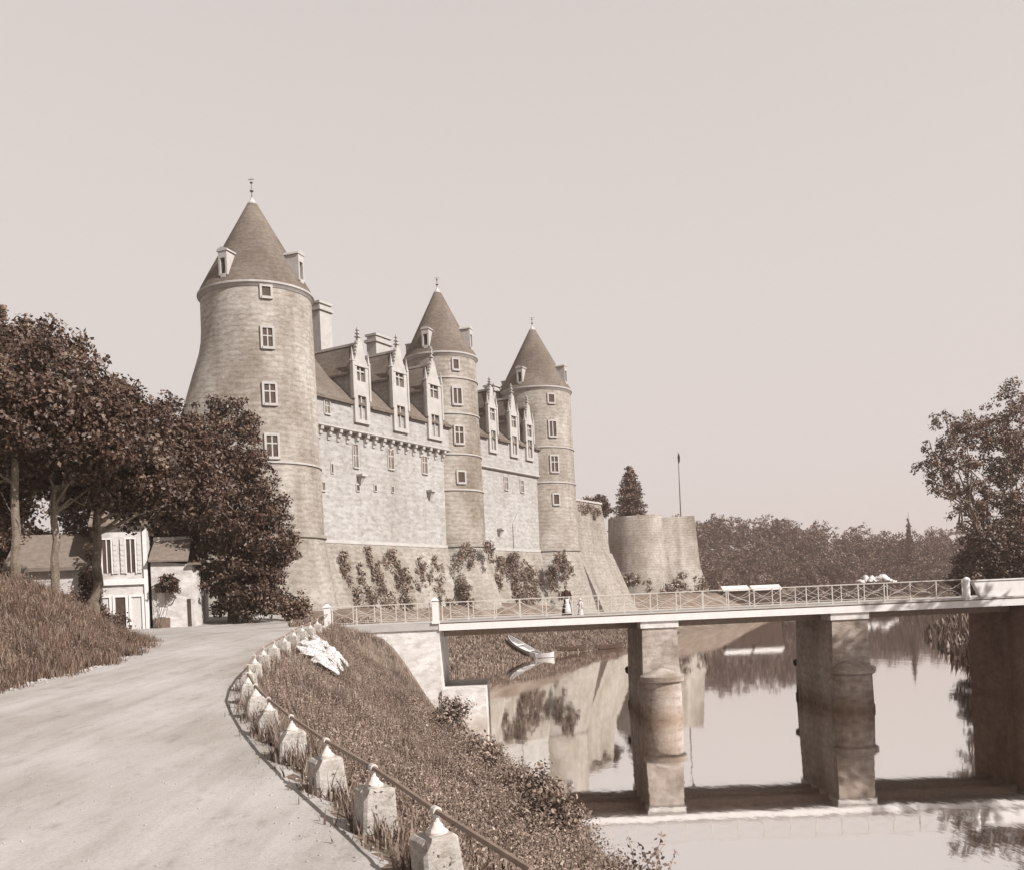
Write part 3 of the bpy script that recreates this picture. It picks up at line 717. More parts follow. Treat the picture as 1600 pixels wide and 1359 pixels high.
# ------------------------------------------------------------------ foliage helpers
def quads(C, A, B):
    """rhombic leaves: centre C, half axes A (long), B (short)"""
    n = len(C)
    V = np.empty((n, 4, 3)); V[:, 0] = C - A; V[:, 1] = C + B * 1.0 + A * 0.1; V[:, 2] = C + A; V[:, 3] = C - B + A * 0.1
    return V.reshape(-1, 3), np.arange(n * 4).reshape(n, 4)
def unit(v): return v / np.maximum(np.linalg.norm(v, axis=1, keepdims=True), 1e-6)
def leaves(C, OUT, size, g, bias=0.8):
    n = len(C)
    nrm = unit(g.normal(size=(n, 3)) + OUT * bias + np.array([0, 0, 0.35]))
    a = unit(np.cross(nrm, g.normal(size=(n, 3)))); b = np.cross(nrm, a)
    s = size * g.uniform(0.6, 1.35, (n, 1))
    return quads(C, a * s, b * s * 0.55)
def crown(lobes, nc, nl, size, cr, seed, flat=0.75, inner=0.5, noise_cut=True):
    g = np.random.default_rng(seed)
    L = np.array(lobes, float)
    wgt = (L[:, 3] * L[:, 4] * L[:, 5]) ** (2 / 3); wgt /= wgt.sum()
    k = g.choice(len(L), nc, p=wgt)
    d = unit(g.normal(size=(nc, 3)))
    rad = inner + (1 - inner) * g.uniform(0, 1, (nc, 1)) ** 0.45
    C = L[k, :3] + d * rad * L[k, 3:6] * g.uniform(0.74, 1.2, (nc, 1))
    crs = cr * g.uniform(0.5, 1.4, nc)
    nn = np.maximum(4, (nl * (crs / cr) ** 2).astype(int))
    idx = np.repeat(np.arange(nc), nn)
    e = g.normal(size=(len(idx), 3)); e = unit(e) * g.uniform(0, 1, (len(idx), 1)) ** 0.5
    e[:, 2] *= flat
    P = C[idx] + e * crs[idx][:, None]
    OUT = unit(e + d[idx] * 0.6)
    return leaves(P, OUT, size, g)
def limb_mesh(b, p0, p1, r0, r1, g, wob=0.12, seg=6):
    p0 = np.array(p0, float); p1 = np.array(p1, float); L = np.linalg.norm(p1 - p0)
    pts = []
    for k in range(seg + 1):
        f = k / seg; p = p0 + (p1 - p0) * f + (g.normal(size=3) * wob * L * 0.25 * math.sin(math.pi * f) if 0 < k < seg else 0)
        pts.append(tuple(p))
    b.tube(pts, [r0 + (r1 - r0) * k / seg for k in range(seg + 1)], 8)
    return pts
def tree(name, label, base, trunk_top, r0, lobes, nc, nl, size, cr, seed, mat='leaf', group=None, nlimb=9, flat=0.75, inner=0.5, cat='tree', extra_limbs=()):
    """lobes are given in world coordinates"""
    t = thing(name, label, cat, base, 0, group)
    g = np.random.default_rng(seed + 100)
    bx = np.array(base, float)
    b = MB()
    tp = np.array(trunk_top, float) - bx
    limb_mesh(b, (0, 0, -0.4), tp, r0, r0 * 0.66, g, 0.03, 7)
    for k in range(nlimb):
        lb = lobes[k % len(lobes)]
        tgt = np.array(lb[:3]) - bx + g.normal(size=3) * np.array(lb[3:6]) * 0.45
        st = tp * g.uniform(0.72, 1.0)
        pts = limb_mesh(b, st, tgt, r0 * 0.34, r0 * 0.07, g, 0.3, 6)
        for q in range(2):
            s2 = np.array(pts[g.integers(2, 5)]); limb_mesh(b, s2, s2 + g.normal(size=3) * np.array(lb[3:6]) * 0.5, r0 * 0.16, r0 * 0.04, g, 0.3, 4)
    for (p0, p1, ra, rb) in extra_limbs: limb_mesh(b, np.array(p0) - bx, np.array(p1) - bx, ra, rb, g, 0.25, 6)
    b.build('trunk', 'bark', t, smooth=True)
    V, F = crown([(l[0] - bx[0], l[1] - bx[1], l[2] - bx[2], *l[3:]) for l in lobes], nc, nl, size, cr, seed, flat, inner)
    link('crown', np_mesh('crown', V, F), mat, t)
    return t

# ------------------------------------------------------------------ trees on the left
GL = 'trees above the houses on the left'
def zh(x, y): return float(H(x, y))
tree('roadside_tree', 'tall leafy tree at the left edge whose pale trunk stands on the grassy bank', (-19.6, 38, zh(-19.6, 38) - 0.1), (-19.5, 38.2, 13.2), 0.2,
     [(-20.5, 41, 16.2, 3.2, 3.0, 2.7), (-18.2, 41, 14.0, 2.2, 2.4, 1.8), (-22.5, 40, 13.2, 3.4, 3.2, 2.8), (-17.6, 42.5, 15.4, 1.6, 2.0, 1.6), (-20.6, 36.5, 14.6, 2.8, 1.6, 2.0), (-18.0, 37.5, 14.0, 2.0, 1.6, 1.8)], 760, 80, 0.105, 0.6, 11, group=GL)
tree('roadside_tree', 'leafy tree with crooked pale trunk and a limb bending right, second from the left edge', (-19.0, 40, zh(-19.0, 40) - 0.1), (-18.95, 40.2, 11.8), 0.19,
     [(-17.8, 43.5, 14.2, 2.5, 2.4, 2.0), (-16.9, 43, 12.6, 2.4, 2.4, 1.6), (-19.6, 44, 13.4, 2.6, 2.6, 2.2), (-16.8, 39.5, 13.6, 2.2, 1.4, 1.7), (-18.2, 39, 14.6, 1.8, 1.4, 1.5)], 560, 80, 0.105, 0.58, 12, group=GL,
     extra_limbs=[((-18.95, 40.2, 11.7), (-16.6, 41, 12.6), 0.16, 0.07)])
tree('roadside_tree', 'leafy tree with stout pale trunk standing just in front of the shuttered house', (-19.66, 45, zh(-19.66, 45) - 0.1), (-19.4, 45.5, 11.6), 0.27,
     [(-17.6, 48, 14.6, 2.5, 2.6, 2.3), (-16.2, 48.5, 12.8, 1.9, 2.2, 1.7), (-18.6, 48, 12.6, 2.2, 2.4, 1.7), (-19.8, 48, 16.0, 2.2, 2.2, 2.0)], 560, 80, 0.11, 0.6, 13, group=GL)
tree('dense_tree', 'dense dark tree covering the foot of the nearest tower, behind the low house', (-20.4, 70, zh(-20.4, 70) - 0.1), (-20.2, 70.5, 12), 0.42,
     [(-20.3, 69.5, 18.2, 2.7, 2.8, 3.4), (-19.6, 69, 14.2, 3.1, 3.0, 3.3), (-20.2, 69.6, 10.2, 2.6, 2.6, 3.4), (-17.4, 69, 11.4, 2.2, 2.4, 2.2), (-18.4, 68.5, 8.3, 2.0, 2.2, 1.8), (-22.3, 70, 14.2, 2.6, 2.8, 3.2), (-19.2, 69.2, 7.2, 2.2, 1.8, 1.6)], 1000, 80, 0.13, 0.68, 14, group=GL, nlimb=12)
tree('dense_tree', 'rounded dark tree crown rising behind the shuttered house roof', (-27.5, 72, zh(-27.5, 72) - 0.1), (-27.3, 72, 12), 0.4,
     [(-26.2, 70, 15.8, 3.0, 3.0, 2.8), (-28.6, 71, 18.6, 3.6, 3.4, 3.2), (-25.2, 71, 13.2, 3.4, 3.0, 2.6), (-30.0, 71, 14.6, 3.4, 3.2, 3.4)], 760, 66, 0.135, 0.72, 15, group=GL)
tree('dense_tree', 'tall feathery tree top at the far left, highest of the left group', (-31.5, 58, zh(-31.5, 58) - 0.1), (-31.2, 58, 14), 0.4,
     [(-27.8, 57, 20.8, 3.2, 3.0, 2.9), (-29.5, 58, 17.4, 3.8, 3.4, 3.2), (-25.6, 57, 17.2, 2.6, 2.6, 2.2), (-29.8, 57, 23.0, 1.4, 1.6, 2.0), (-31.5, 57, 14.0, 3.2, 3.0, 3.0)], 760, 70, 0.125, 0.66, 16, mat='leaf2', group=GL)
tree('dense_tree', 'dark tree mass far left, behind the pale gabled outbuilding', (-44, 76, zh(-44, 76)), (-44, 76, 9), 0.4,
     [(-42, 75, 10.5, 4.5, 3, 4.0), (-47, 76, 10, 4.5, 3, 4.2), (-37, 76, 10, 4.2, 3, 3.6), (-42, 75, 15, 4, 3, 3.6)], 520, 50, 0.2, 1.1, 17, group=GL)
def bush(name, label, base, lobes, nc, nl, size, cr, seed, mat='leaf', group=None, cat='bush', flat=0.9, inner=0.2, stems=6):
    t = thing(name, label, cat, base, 0, group)
    g = np.random.default_rng(seed)
    b = MB()
    for k in range(stems):
        l = lobes[k % len(lobes)]
        limb_mesh(b, (g.normal() * 0.08, g.normal() * 0.08, -0.15), np.array(l[:3]) + g.normal(size=3) * np.array(l[3:6]) * 0.4, 0.03 * l[5] + 0.01, 0.008, g, 0.2, 4)
    b.build('stem', 'bark', t)
    V, F = crown(lobes, nc, nl, size, cr, seed, flat, inner)
    link('leaves', np_mesh('leaves', V, F), mat, t)
    return t
bush('conical_shrub', 'dark conical shrub between two pale trunks in front of the grey roof', (-24.3, 55, zh(-24.3, 55)), [(0, 0, 1.2, 0.8, 0.8, 1.2), (0, 0, 2.8, 0.35, 0.35, 1.1)], 90, 30, 0.12, 0.4, 31)
for k, (x, y, s_) in enumerate(((-23.5, 50, 1.2), (-27.5, 52, 1.3), (-20.8, 48.5, 0.8))):
    bush('shrub', ['low dark shrub behind the grassy bank, right of the second trunk', 'dark shrub at the far left behind the first trunk', 'small dark shrub at the foot of the stout trunk'][k], (x, y, zh(x, y)),
         [(0, 0, 0.8 * s_, 1.3 * s_, 1.1 * s_, 0.9 * s_)], 70, 30, 0.12, 0.5, 33 + k, group='shrubs behind the bank')
bush('climbing_vine', 'dark leafy vine on the corner of the shuttered white house', (-28.5, 65.5, 5.2), [(0, 0, 4.0, 0.35, 0.3, 3.2), (0.3, 0, 2.2, 0.5, 0.3, 1.4)], 60, 30, 0.13, 0.35, 37, cat='vine')
bush('climbing_vine', 'dark vine spreading over the low white house front, above its door', (-24.5, 66.2, 5.2), [(0.7, 0, 3.5, 0.7, 0.25, 0.22), (1.2, 0, 3.1, 0.3, 0.25, 0.6), (0.3, 0, 3.0, 0.35, 0.25, 0.3)], 34, 26, 0.12, 0.3, 38, cat='vine')
bush('riverside_bush', 'light feathery bush at the foot of the dense tree beside the tower base', (-16.8, 72, zh(-16.8, 72)), [(0, 0, 1.2, 1.2, 1.2, 1.3), (0.9, 0, 0.7, 0.8, 0.9, 0.8)], 90, 26, 0.13, 0.5, 39, mat='leaf2')

# ------------------------------------------------------------------ houses
def shutter(parent, x, z, w, h, open_=True):
    wd_ = MB().box(x - w / 2, x + w / 2, -0.02, 0.06, z, z + h).build('window', 'glass', parent)
    MB().box(x - w / 2 - 0.1, x - w / 2, -0.1, 0.05, z - 0.08, z + h + 0.1).box(x + w / 2, x + w / 2 + 0.1, -0.1, 0.05, z - 0.08, z + h + 0.1).box(x - w / 2, x + w / 2, -0.1, 0.05, z + h, z + h + 0.1).box(x - 0.03, x + 0.03, -0.07, 0.0, z, z + h).build('frame', 'white', wd_)
    for s in (-1, 1):
        xx = x + s * (w / 2 + 0.12 + w * 0.25)
        b = MB().box(xx - w * 0.25, xx + w * 0.25, -0.09, -0.02, z - 0.05, z + h + 0.05)
        for q in range(6): b.box(xx - w * 0.2, xx + w * 0.2, -0.115, -0.085, z + h * (0.05 + 0.155 * q), z + h * (0.13 + 0.155 * q))
        b.build('shutter', 'cloth', wd_)
# tall shuttered house
t = thing('house', 'tall white house with open shutters and a pale band, behind the stout tree trunk', 'house', (-28.6, 66.0, 5.1), R(14))
MB().box(0, 3.4, 0, 6, 0, 7.6).build('wall', 'render', t)
MB().prism([(-0.4, 7.4), (-0.4, 7.6), (3, 10.0), (6.4, 7.6), (6.4, 7.4)], 0, -0.2, 3.6).build('roof', 'tile', t)
MB().box(-0.02, 3.2, -0.16, 0, 3.35, 3.75).build('balcony_band', 'white', t)
MB().box(3.2, 3.46, -0.12, 0.3, 0, 8.6).build('corner_pilaster', 'white', t)
for x in (0.85, 2.4): shutter(t, x, 4.2, 0.56, 2.3)
for x in (0.55, 1.6, 2.65):
    d = MB().box(x - 0.33, x + 0.33, -0.03, 0.05, 0.0, 2.5).build('door', 'glass' if x == 1.6 else 'cloth', t)
    MB().box(x - 0.5, x - 0.33, -0.12, 0.05, 0, 2.65).box(x + 0.33, x + 0.5, -0.12, 0.05, 0, 2.65).box(x - 0.33, x + 0.33, -0.12, 0.05, 2.5, 2.65).build('frame', 'white', d)
# low house
t = thing('house', 'low white house with small tiled roof and dark narrow door, next to the dense tree', 'house', (-24.95, 66.6, 5.1), R(10))
MB().add([(0, 0, 0), (2.75, 0, 0), (3.1, 1.2, 0), (3.1, 5, 0), (0, 5, 0), (0, 0, 4.9), (2.75, 0, 4.6), (3.1, 1.2, 4.5), (3.1, 5, 4.6), (0, 5, 4.9)],
         [(4, 3, 2, 1, 0), (5, 6, 7, 8, 9), (0, 1, 6, 5), (1, 2, 7, 6), (2, 3, 8, 7), (3, 4, 9, 8), (4, 0, 5, 9)]).build('wall', 'render', t)
MB().add([(-0.1, -0.3, 4.85), (2.55, -0.3, 4.8), (2.5, 2.2, 6.5), (-0.1, 2.2, 6.3), (2.55, 4.9, 4.8), (-0.1, 4.9, 4.8), (-0.1, -0.3, 4.97), (2.55, -0.3, 4.92), (2.5, 2.2, 6.62), (-0.1, 2.2, 6.42), (2.55, 4.9, 4.92), (-0.1, 4.9, 4.92)],
         [(0, 1, 2, 3), (6, 7, 8, 9), (3, 2, 4, 5), (9, 8, 10, 11), (0, 1, 7, 6), (1, 2, 8, 7), (2, 4, 10, 8), (5, 4, 10, 11), (0, 3, 9, 6), (3, 5, 11, 9)]).build('roof', 'tile', t)
MB().box(-0.12, 2.6, 2.1, 2.3, 6.42, 6.72).build('ridge_cap', 'lead', t)
MB().box(2.5, 3.3, -0.35, 2.0, 4.55, 4.7).build('lean_to_roof', 'tile', t)
d = MB().box(2.34, 2.58, -0.04, 0.05, 0, 2.2).build('door', 'glass', t)
d = MB().box(0.35, 0.85, -0.05, 0.04, 1.0, 2.7).build('window', 'white', t); MB().box(0.25, 0.95, -0.09, 0.0, 2.7, 2.95).build('lintel', 'wood', d)
MB().box(0.1, 1.15, -0.12, 0.0, 0.0, 0.95).build('wooden_hatch', 'wood', t)
# houses seen between the trunks
t = thing('house', 'grey roofed cottage half hidden behind the trunks on the left', 'house', (-34.5, 66, 5.2), R(8))
MB().box(0, 5.5, 0, 6, 0, 4.6).build('wall', 'render', t)
MB().prism([(-0.5, 4.4), (-0.5, 4.65), (3, 7.2), (6.5, 4.65), (6.5, 4.4)], 0, -0.3, 5.8).build('roof', 'tile', t)
shutter(t, 1.6, 1.4, 0.7, 1.4); shutter(t, 3.9, 1.4, 0.7, 1.4)
t = thing('house', 'pale gabled outbuilding at the far left edge behind the first trunk', 'house', (-38.2, 62, 5.4), R(5))
MB().prism([(0, 0), (2.6, 0), (2.6, 5.0), (1.3, 7.0), (0, 5.0)], 1, 0, 5).build('wall', 'render', t)
MB().prism([(-0.25, 4.9), (1.3, 7.25), (2.85, 4.9), (2.85, 4.7), (1.3, 7.0), (-0.25, 4.7)], 1, -0.2, 5.2).build('roof', 'tile', t)
t = thing('gate_pillar', 'short white pillar behind the first trunk at the left edge', 'pillar', (-22.1, 44, zh(-22.1, 44)))
MB().frustum((-0.14, 0.14, -0.14, 0.14), (-0.12, 0.12, -0.12, 0.12), -0.2, 1.25).build('shaft', 'white', t)
MB().frustum((-0.17, 0.17, -0.17, 0.17), (-0.05, 0.05, -0.05, 0.05), 1.25, 1.4).build('cap', 'white', t)

# ------------------------------------------------------------------ right bank trees
GR = 'trees on the right bank'
tree('riverside_tree', 'airy tall tree leaning left over the river beyond the right end of the bridge', (54.5, 110, zh(54.5, 110)), (53.5, 110, 14), 0.45,
     [(50.6, 110, 22.5, 2.6, 2.6, 3.0), (49.2, 110, 19.2, 2.4, 2.4, 1.7), (52.6, 110, 18.2, 2.6, 2.6, 2.6), (53.6, 110, 23.0, 2.0, 2.2, 2.6), (50.0, 109, 16.4, 1.9, 2.0, 1.1), (53.0, 110, 13.6, 2.2, 2.2, 2.0)], 270, 34, 0.16, 0.6, 21, mat='leaf2', group=GR, inner=0.35, nlimb=14)
tree('riverside_tree', 'tall dense poplar at the right edge of the picture', (58.5, 112, zh(58.5, 112)), (58.5, 112, 16), 0.5,
     [(57.4, 111, 21.5, 2.8, 2.8, 5.0), (57.0, 111, 14.0, 3.0, 3.0, 5.0), (60.5, 112, 23.0, 3.0, 3.0, 6.0), (56.5, 111, 9.0, 3.2, 3.0, 3.6), (60.5, 112, 12, 3.4, 3, 5)], 560, 44, 0.17, 0.75, 22, mat='leaf2', group=GR)
tree('riverside_tree', 'low dark bushy tree under the airy tall tree by the bridge end', (53.5, 104, zh(53.5, 104)), (53.2, 104, 7), 0.3,
     [(51.3, 104, 9.0, 2.6, 2.4, 2.6), (53.6, 104, 8.0, 3.2, 2.6, 3.4), (49.6, 104, 6.2, 1.8, 2.0, 1.8)], 360, 60, 0.18, 0.85, 23, group=GR)
# the tree whose shade crosses the right end of the bridge stands out of frame on the near bank
tree('riverside_tree', 'large shade tree on the near right bank, outside the right edge of the picture', (35, 37.5, zh(35, 37.5)), (35, 37.5, 10), 0.5,
     [(30.6, 39.6, 11.6, 3.0, 2.1, 2.9), (33, 36.5, 13, 4.2, 2.8, 4.8), (36, 38, 11, 3.5, 2.4, 3), (30.5, 39, 7.5, 3, 2.4, 2.8), (40, 38, 12, 3.6, 2.8, 4), (35, 37.5, 7.5, 4, 2.6, 3)], 1300, 44, 0.24, 1.2, 24, group=GR, inner=0.2)

# pine and bush on the terrace
t = thing('pine_tree', 'pointed dark conifer rising behind the bastion', 'tree', (27.6, 216, 16.0))
MB().lathe([(0.5, 0), (0.3, 8), (0.06, 19)], 8).build('trunk', 'bark', t)
g = np.random.default_rng(41)
Cs = []; Os = []
for lv in range(26):
    z = 5.0 + lv * 0.55; rr = 5.2 * (1 - (z - 4.0) / 15.6) ** 0.7 + 0.1
    nb = 15 if rr > 1.5 else 8
    for k in range(nb):
        th = g.uniform(0, 2 * math.pi); ln = rr * g.uniform(0.75, 1.12)
        m_ = int(16 + 26 * rr / 4.7)
        f = g.uniform(0.15, 1, m_); q = np.c_[np.cos(th) * ln * f, np.sin(th) * ln * f, z - 0.16 * ln * f + 0.0 * f] + g.normal(size=(m_, 3)) * np.array([0.22, 0.22, 0.18])
        Cs.append(q); Os.append(np.tile([math.cos(th), math.sin(th), 0.6], (m_, 1)))
V, F = leaves(np.vstack(Cs), np.vstack(Os), 0.26, g)
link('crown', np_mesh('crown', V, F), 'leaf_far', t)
bush('terrace_bush', 'small rounded dark tree crown above the curtain wall', (16.0, 172, 19.5), [(-1.3, 0, 3.0, 1.5, 1.6, 1.5), (0.4, 0, 3.4, 1.6, 1.6, 1.6), (1.4, 0, 2.2, 1.2, 1.3, 1.3)], 150, 34, 0.2, 0.6, 42, mat='leaf_far', cat='tree', stems=3)

# ------------------------------------------------------------------ wooded hill
g = np.random.default_rng(51)
n = 340
hx = g.uniform(50, 215, n); hy = 340 + 95 * g.uniform(0, 1, n) ** 1.1
hx = np.where(g.uniform(size=n) < 0.25, g.uniform(60, 200, n), hx)
Vs, Fs, k0 = [], [], 0
for i in range(n):
    z = float(H(hx[i], hy[i])); hgt = g.uniform(9, 17); w_ = g.uniform(3.2, 5.6)
    near = hy[i] < 372
    lob = [(hx[i], hy[i], z + hgt * 0.62, w_, w_, hgt * 0.36), (hx[i] + g.normal() * 1.5, hy[i] - 1, z + hgt * 0.36, w_ * 0.9, w_ * 0.9, hgt * 0.3)]
    V, F = crown(lob, 50 if near else 40, 17, 0.44, 1.25, 1000 + i, 0.8, 0.55)
    Vs.append(V); Fs.append(F + k0); k0 += len(V)
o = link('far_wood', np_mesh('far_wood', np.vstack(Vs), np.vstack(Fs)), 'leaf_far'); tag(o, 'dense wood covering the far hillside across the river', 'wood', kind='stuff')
t = thing('cypress_tree', 'slender pointed cypress standing out of the wooded hill on the right', 'tree', (146.5, 352, zh(146.5, 352)))
MB().lathe([(0.4, 0), (0.2, 20), (0.05, 29)], 6).build('trunk', 'bark', t)
V, F = crown([(0, 0, 4 + 1.7 * k, max(0.25, 2.7 * (1 - k / 14.5)), max(0.25, 2.7 * (1 - k / 14.5)), 1.6) for k in range(14)], 520, 14, 0.3, 0.5, 52, 1.3, 0.1)
link('crown', np_mesh('crown', V, F), 'leaf', t)

# far bank details
t = thing('wash_house', 'long low white washhouse on the far bank beyond the bastion, seen over the bridge railing', 'building', (44.3, 200, 3.2))
MB().box(0, 11.6, 0, 4, -3.4, 3.0).build('wall', 'darkwood', t)
MB().prism([(-0.5, 2.9), (-0.5, 3.1), (2, 4.0), (4.5, 3.1), (4.5, 2.9)], 0, -0.3, 5.2).build('roof', 'white', t)
MB().prism([(-0.5, 2.8), (-0.5, 3.0), (2, 3.9), (4.5, 3.0), (4.5, 2.8)], 0, 5.8, 11.9).build('roof', 'white', t)
for x in (1.4, 3.6, 7.2, 9.6): MB().box(x, x + 1.1, -0.06, 0.1, 0.4, 2.0).build('opening', 'glass', t)
g = np.random.default_rng(61)
words = ['leftmost', 'second from left', 'third from left', 'middle', 'third from right', 'second from right', 'rightmost']
for k in range(7):
    x = 123.0 + 1.9 * k; top = 10.0 - 0.25 * (k - 2.6) ** 2 + g.normal() * 0.45
    zb = 5.4 + 0.15 * (k - 3) ** 2 * 0.3
    n_, m_ = 14, 6; P = [(0, 0, top - zb)]; hw = g.uniform(1.4, 2.1)
    for q in range(1, m_ + 1):
        f = q / m_
        for p_ in range(n_):
            th = 2 * math.pi * p_ / n_; rr = hw * math.sin(f * math.pi / 2) * (1 + 0.25 * math.sin(3 * th + k) * f + 0.16 * g.normal() * f)
            P.append((rr * math.cos(th), rr * math.sin(th), (top - zb) * (1 - 0.5 * f ** 1.3) + 0.3 * math.sin(5 * th + k) * f + 0.14 * g.normal()))
    T = [(0, 1 + p_, 1 + (p_ + 1) % n_, 1 + (p_ + 1) % n_) for p_ in range(n_)]
    me = bpy.data.meshes.new('drying_sheet')
    me.from_pydata(P, [], [t_[:3] for t_ in T] + [(1 + (q - 1) * n_ + p_, 1 + q * n_ + p_, 1 + q * n_ + (p_ + 1) % n_, 1 + (q - 1) * n_ + (p_ + 1) % n_) for q in range(1, m_) for p_ in range(n_)])
    for pl_ in me.polygons: pl_.use_smooth = True
    o = link('drying_sheet', me, 'linen', None, (x, 338 + 0.5 * (k % 2), zb))
    tag(o, '%s white sheet draped over bushes to dry on the far bank' % words[k], 'linen', 'white sheets drying on the far bank')
bush('hedge', 'low hedge under the drying white sheets on the far bank', (128.7, 339.5, 1.6), [(-6 + 2 * q, 0, 3.2, 1.6, 1.2, 3.2) for q in range(7)], 130, 20, 0.4, 0.9, 62, mat='leaf_far')

# ------------------------------------------------------------------ ivy on the castle foot
def ivy(label, pts, seed, size=0.13, dens=34, cr=0.4):
    """pts: (x along front, height z, half width, half height, outward) on the battered base"""
    g = np.random.default_rng(seed)
    t = thing('ivy', label, 'ivy', (T1[0], T1[1], 0), FRZ, 'ivy on the castle foot')
    lob = []
    for (x, z, hw, hh, extra) in pts:
        y = -2.3 - 3.1 * max(0, (12.75 - z)) / 12.25 - extra
        lob.append((x, y, z, hw * 1.3, 0.22, hh * 1.2))
        for q in range(3):
            z2 = z + g.uniform(-1.5, 0.5) * hh; x2 = x + g.normal() * hw * 0.9; lob.append((x2, -2.3 - 3.1 * max(0, (12.75 - z2)) / 12.25 - extra, z2, hw * g.uniform(0.2, 0.5), 0.18, hh * g.uniform(0.5, 0.9)))
    nc = int(sum(l[3] * l[5] for l in lob) * 11)
    V, F = crown(lob, max(nc, 12), dens, size, cr, seed, 1.0, 0.1)
    link('leaves', np_mesh('leaves', V, F), 'ivy', t)
    for l in lob[::4]:
        b = MB(); limb_mesh(b, (l[0], l[1] + 0.2, max(3.0, l[2] - l[5] * 1.2)), (l[0] + g.normal() * 0.3, l[1] + 0.25, l[2] + l[5] * 0.8), 0.06, 0.02, g, 0.2, 5)
        b.build('stem', 'bark', t)
ivy('thin ragged ivy nearest the first tower on the castle foot', [(7.2, 10.0, 0.6, 1.3, 0), (9.4, 8.6, 0.7, 2.2, 0), (8.2, 6.6, 0.8, 1.6, 0), (10.4, 6.5, 0.6, 1.5, 0)], 71)
ivy('tall narrow column of ivy on the castle foot, below the first dormer', [(11.6, 11.0, 0.45, 1.4, 0), (12.2, 8.2, 0.8, 2.4, 0), (12.6, 5.4, 1.0, 2.4, 0)], 72, dens=42)
ivy('broad dark ivy on the castle foot below the middle dormer', [(15.4, 10.6, 1.0, 1.8, 0), (16.4, 8.2, 1.4, 2.2, 0), (15.8, 5.6, 1.0, 1.8, 0)], 73, dens=42)
ivy('patchy ivy left of the middle tower foot', [(20.2, 9.6, 0.9, 1.6, 0), (22.2, 8.6, 1.3, 1.9, 0), (24.4, 5.4, 0.8, 1.3, 0), (23.4, 10.2, 0.6, 1.0, 0)], 74, dens=30)
ivy('ivy tufts crowning the foot of the middle tower', [(27.6, 11.9, 1.3, 0.9, 2.0), (30.4, 12.5, 0.9, 0.8, 3.6), (26.4, 9.6, 0.5, 2.0, 1.2), (26.9, 6.4, 0.5, 1.6, 1.2)], 75)
ivy('large hanging curtain of ivy between middle and farthest tower feet', [(38.2, 10.4, 1.4, 1.4, 0.1), (41.0, 9.8, 2.0, 2.2, 0.1), (44.0, 8.6, 2.2, 2.2, 0.1), (40.0, 7.4, 1.2, 1.8, 0.1), (43.0, 6.2, 1.6, 1.6, 0.1)], 76, dens=44)
ivy('dark ivy clump on the foot of the farthest tower', [(49.0, 11.4, 1.5, 1.2, 3.2), (50.0, 10.2, 1.4, 1.2, 3.4), (47.6, 9.2, 0.9, 1.6, 1.8)], 77, dens=40)
ivy('sparse ivy strands below the curtain wall top', [(63, 19.6, 1.4, 0.8, -1.35), (67, 19.9, 1.6, 0.7, -1.35), (71, 19.6, 1.4, 0.9, -1.35)], 78, dens=18)
g = np.random.default_rng(79)
t = thing('ivy', 'scrubby ivy spreading over the sloping foot of the bastion', 'ivy', (30, 203, 0), 0, 'ivy on the castle foot')
V, F = crown([(-6, -8.2, 9.0, 2.2, 1, 1.6), (-3.0, -8.8, 8.2, 2.0, 1, 1.4), (4.5, -8.0, 8.4, 3.2, 1, 2.2), (8.5, -6.6, 7.2, 2.0, 1.2, 2.4), (1, -9.4, 6, 3, 1, 1.6)], 90, 24, 0.3, 0.8, 79, 1, 0.1)
link('leaves', np_mesh('leaves', V, F), 'ivy', t)
for k in range(5):
    b = MB(); limb_mesh(b, (-6 + 3.2 * k, -9.2, 4.5), (-6 + 3.2 * k + 0.5, -8.0, 9), 0.08, 0.03, g); b.build('stem', 'bark', t)

# ------------------------------------------------------------------ boats
def boat(label, x, y, rz, L, w, mat, tilt=0, group='small boats by the castle bank', z=None):
    t = thing('rowing_boat', label, 'boat', (x, y, (max(0.0, zh(x, y)) + 0.02) if z is None else z), rz, group)
    t.rotation_euler = (0, tilt, rz)
    n = 12; V = []; 
    for k in range(n + 1):
        f = k / n; s = math.sin(math.pi * min(1, (f * 0.86 + 0.12))) ** 0.6; hw = w / 2 * s; sh = 0.42 + 0.22 * (2 * f - 1) ** 2; xx = (f - 0.5) * L
        V += [(xx, -hw, sh), (xx, -hw * 0.72, 0.02), (xx, hw * 0.72, 0.02), (xx, hw, sh), (xx, hw - 0.06, sh), (xx, hw * 0.68, 0.1), (xx, -hw * 0.68, 0.1), (xx, -hw + 0.06, sh)]
    Fq = [(k * 8 + j, k * 8 + (j + 1) % 8, (k + 1) * 8 + (j + 1) % 8, (k + 1) * 8 + j) for k in range(n) for j in range(8)] + [tuple(range(8)), tuple(n * 8 + j for j in range(8))]
    MB().add(V, Fq).build('hull', mat, t, smooth=True)
    for xx in (-L * 0.22, L * 0.12): MB().box(xx - 0.12, xx + 0.12, -w * 0.4, w * 0.4, 0.33, 0.37).build('thwart', mat, t)
boat('pale rowing boat hauled bow up on the castle bank, under the bridge span', 0.9, 103.2, R(127), 5.4, 1.5, 'linen', R(-20), z=0.85)
boat('small pale dinghy floating beside the hauled boat', 2.9, 101.2, R(-10), 2.6, 1.0, 'cloth')
boat('dark flat boat moored along the castle bank, nearer the hauled boat', 6.6, 109.2, R(38), 4.2, 1.3, 'darkwood')
boat('dark flat boat moored farthest right under the bridge span', 11.4, 113.8, R(45), 4.6, 1.2, 'darkwood')

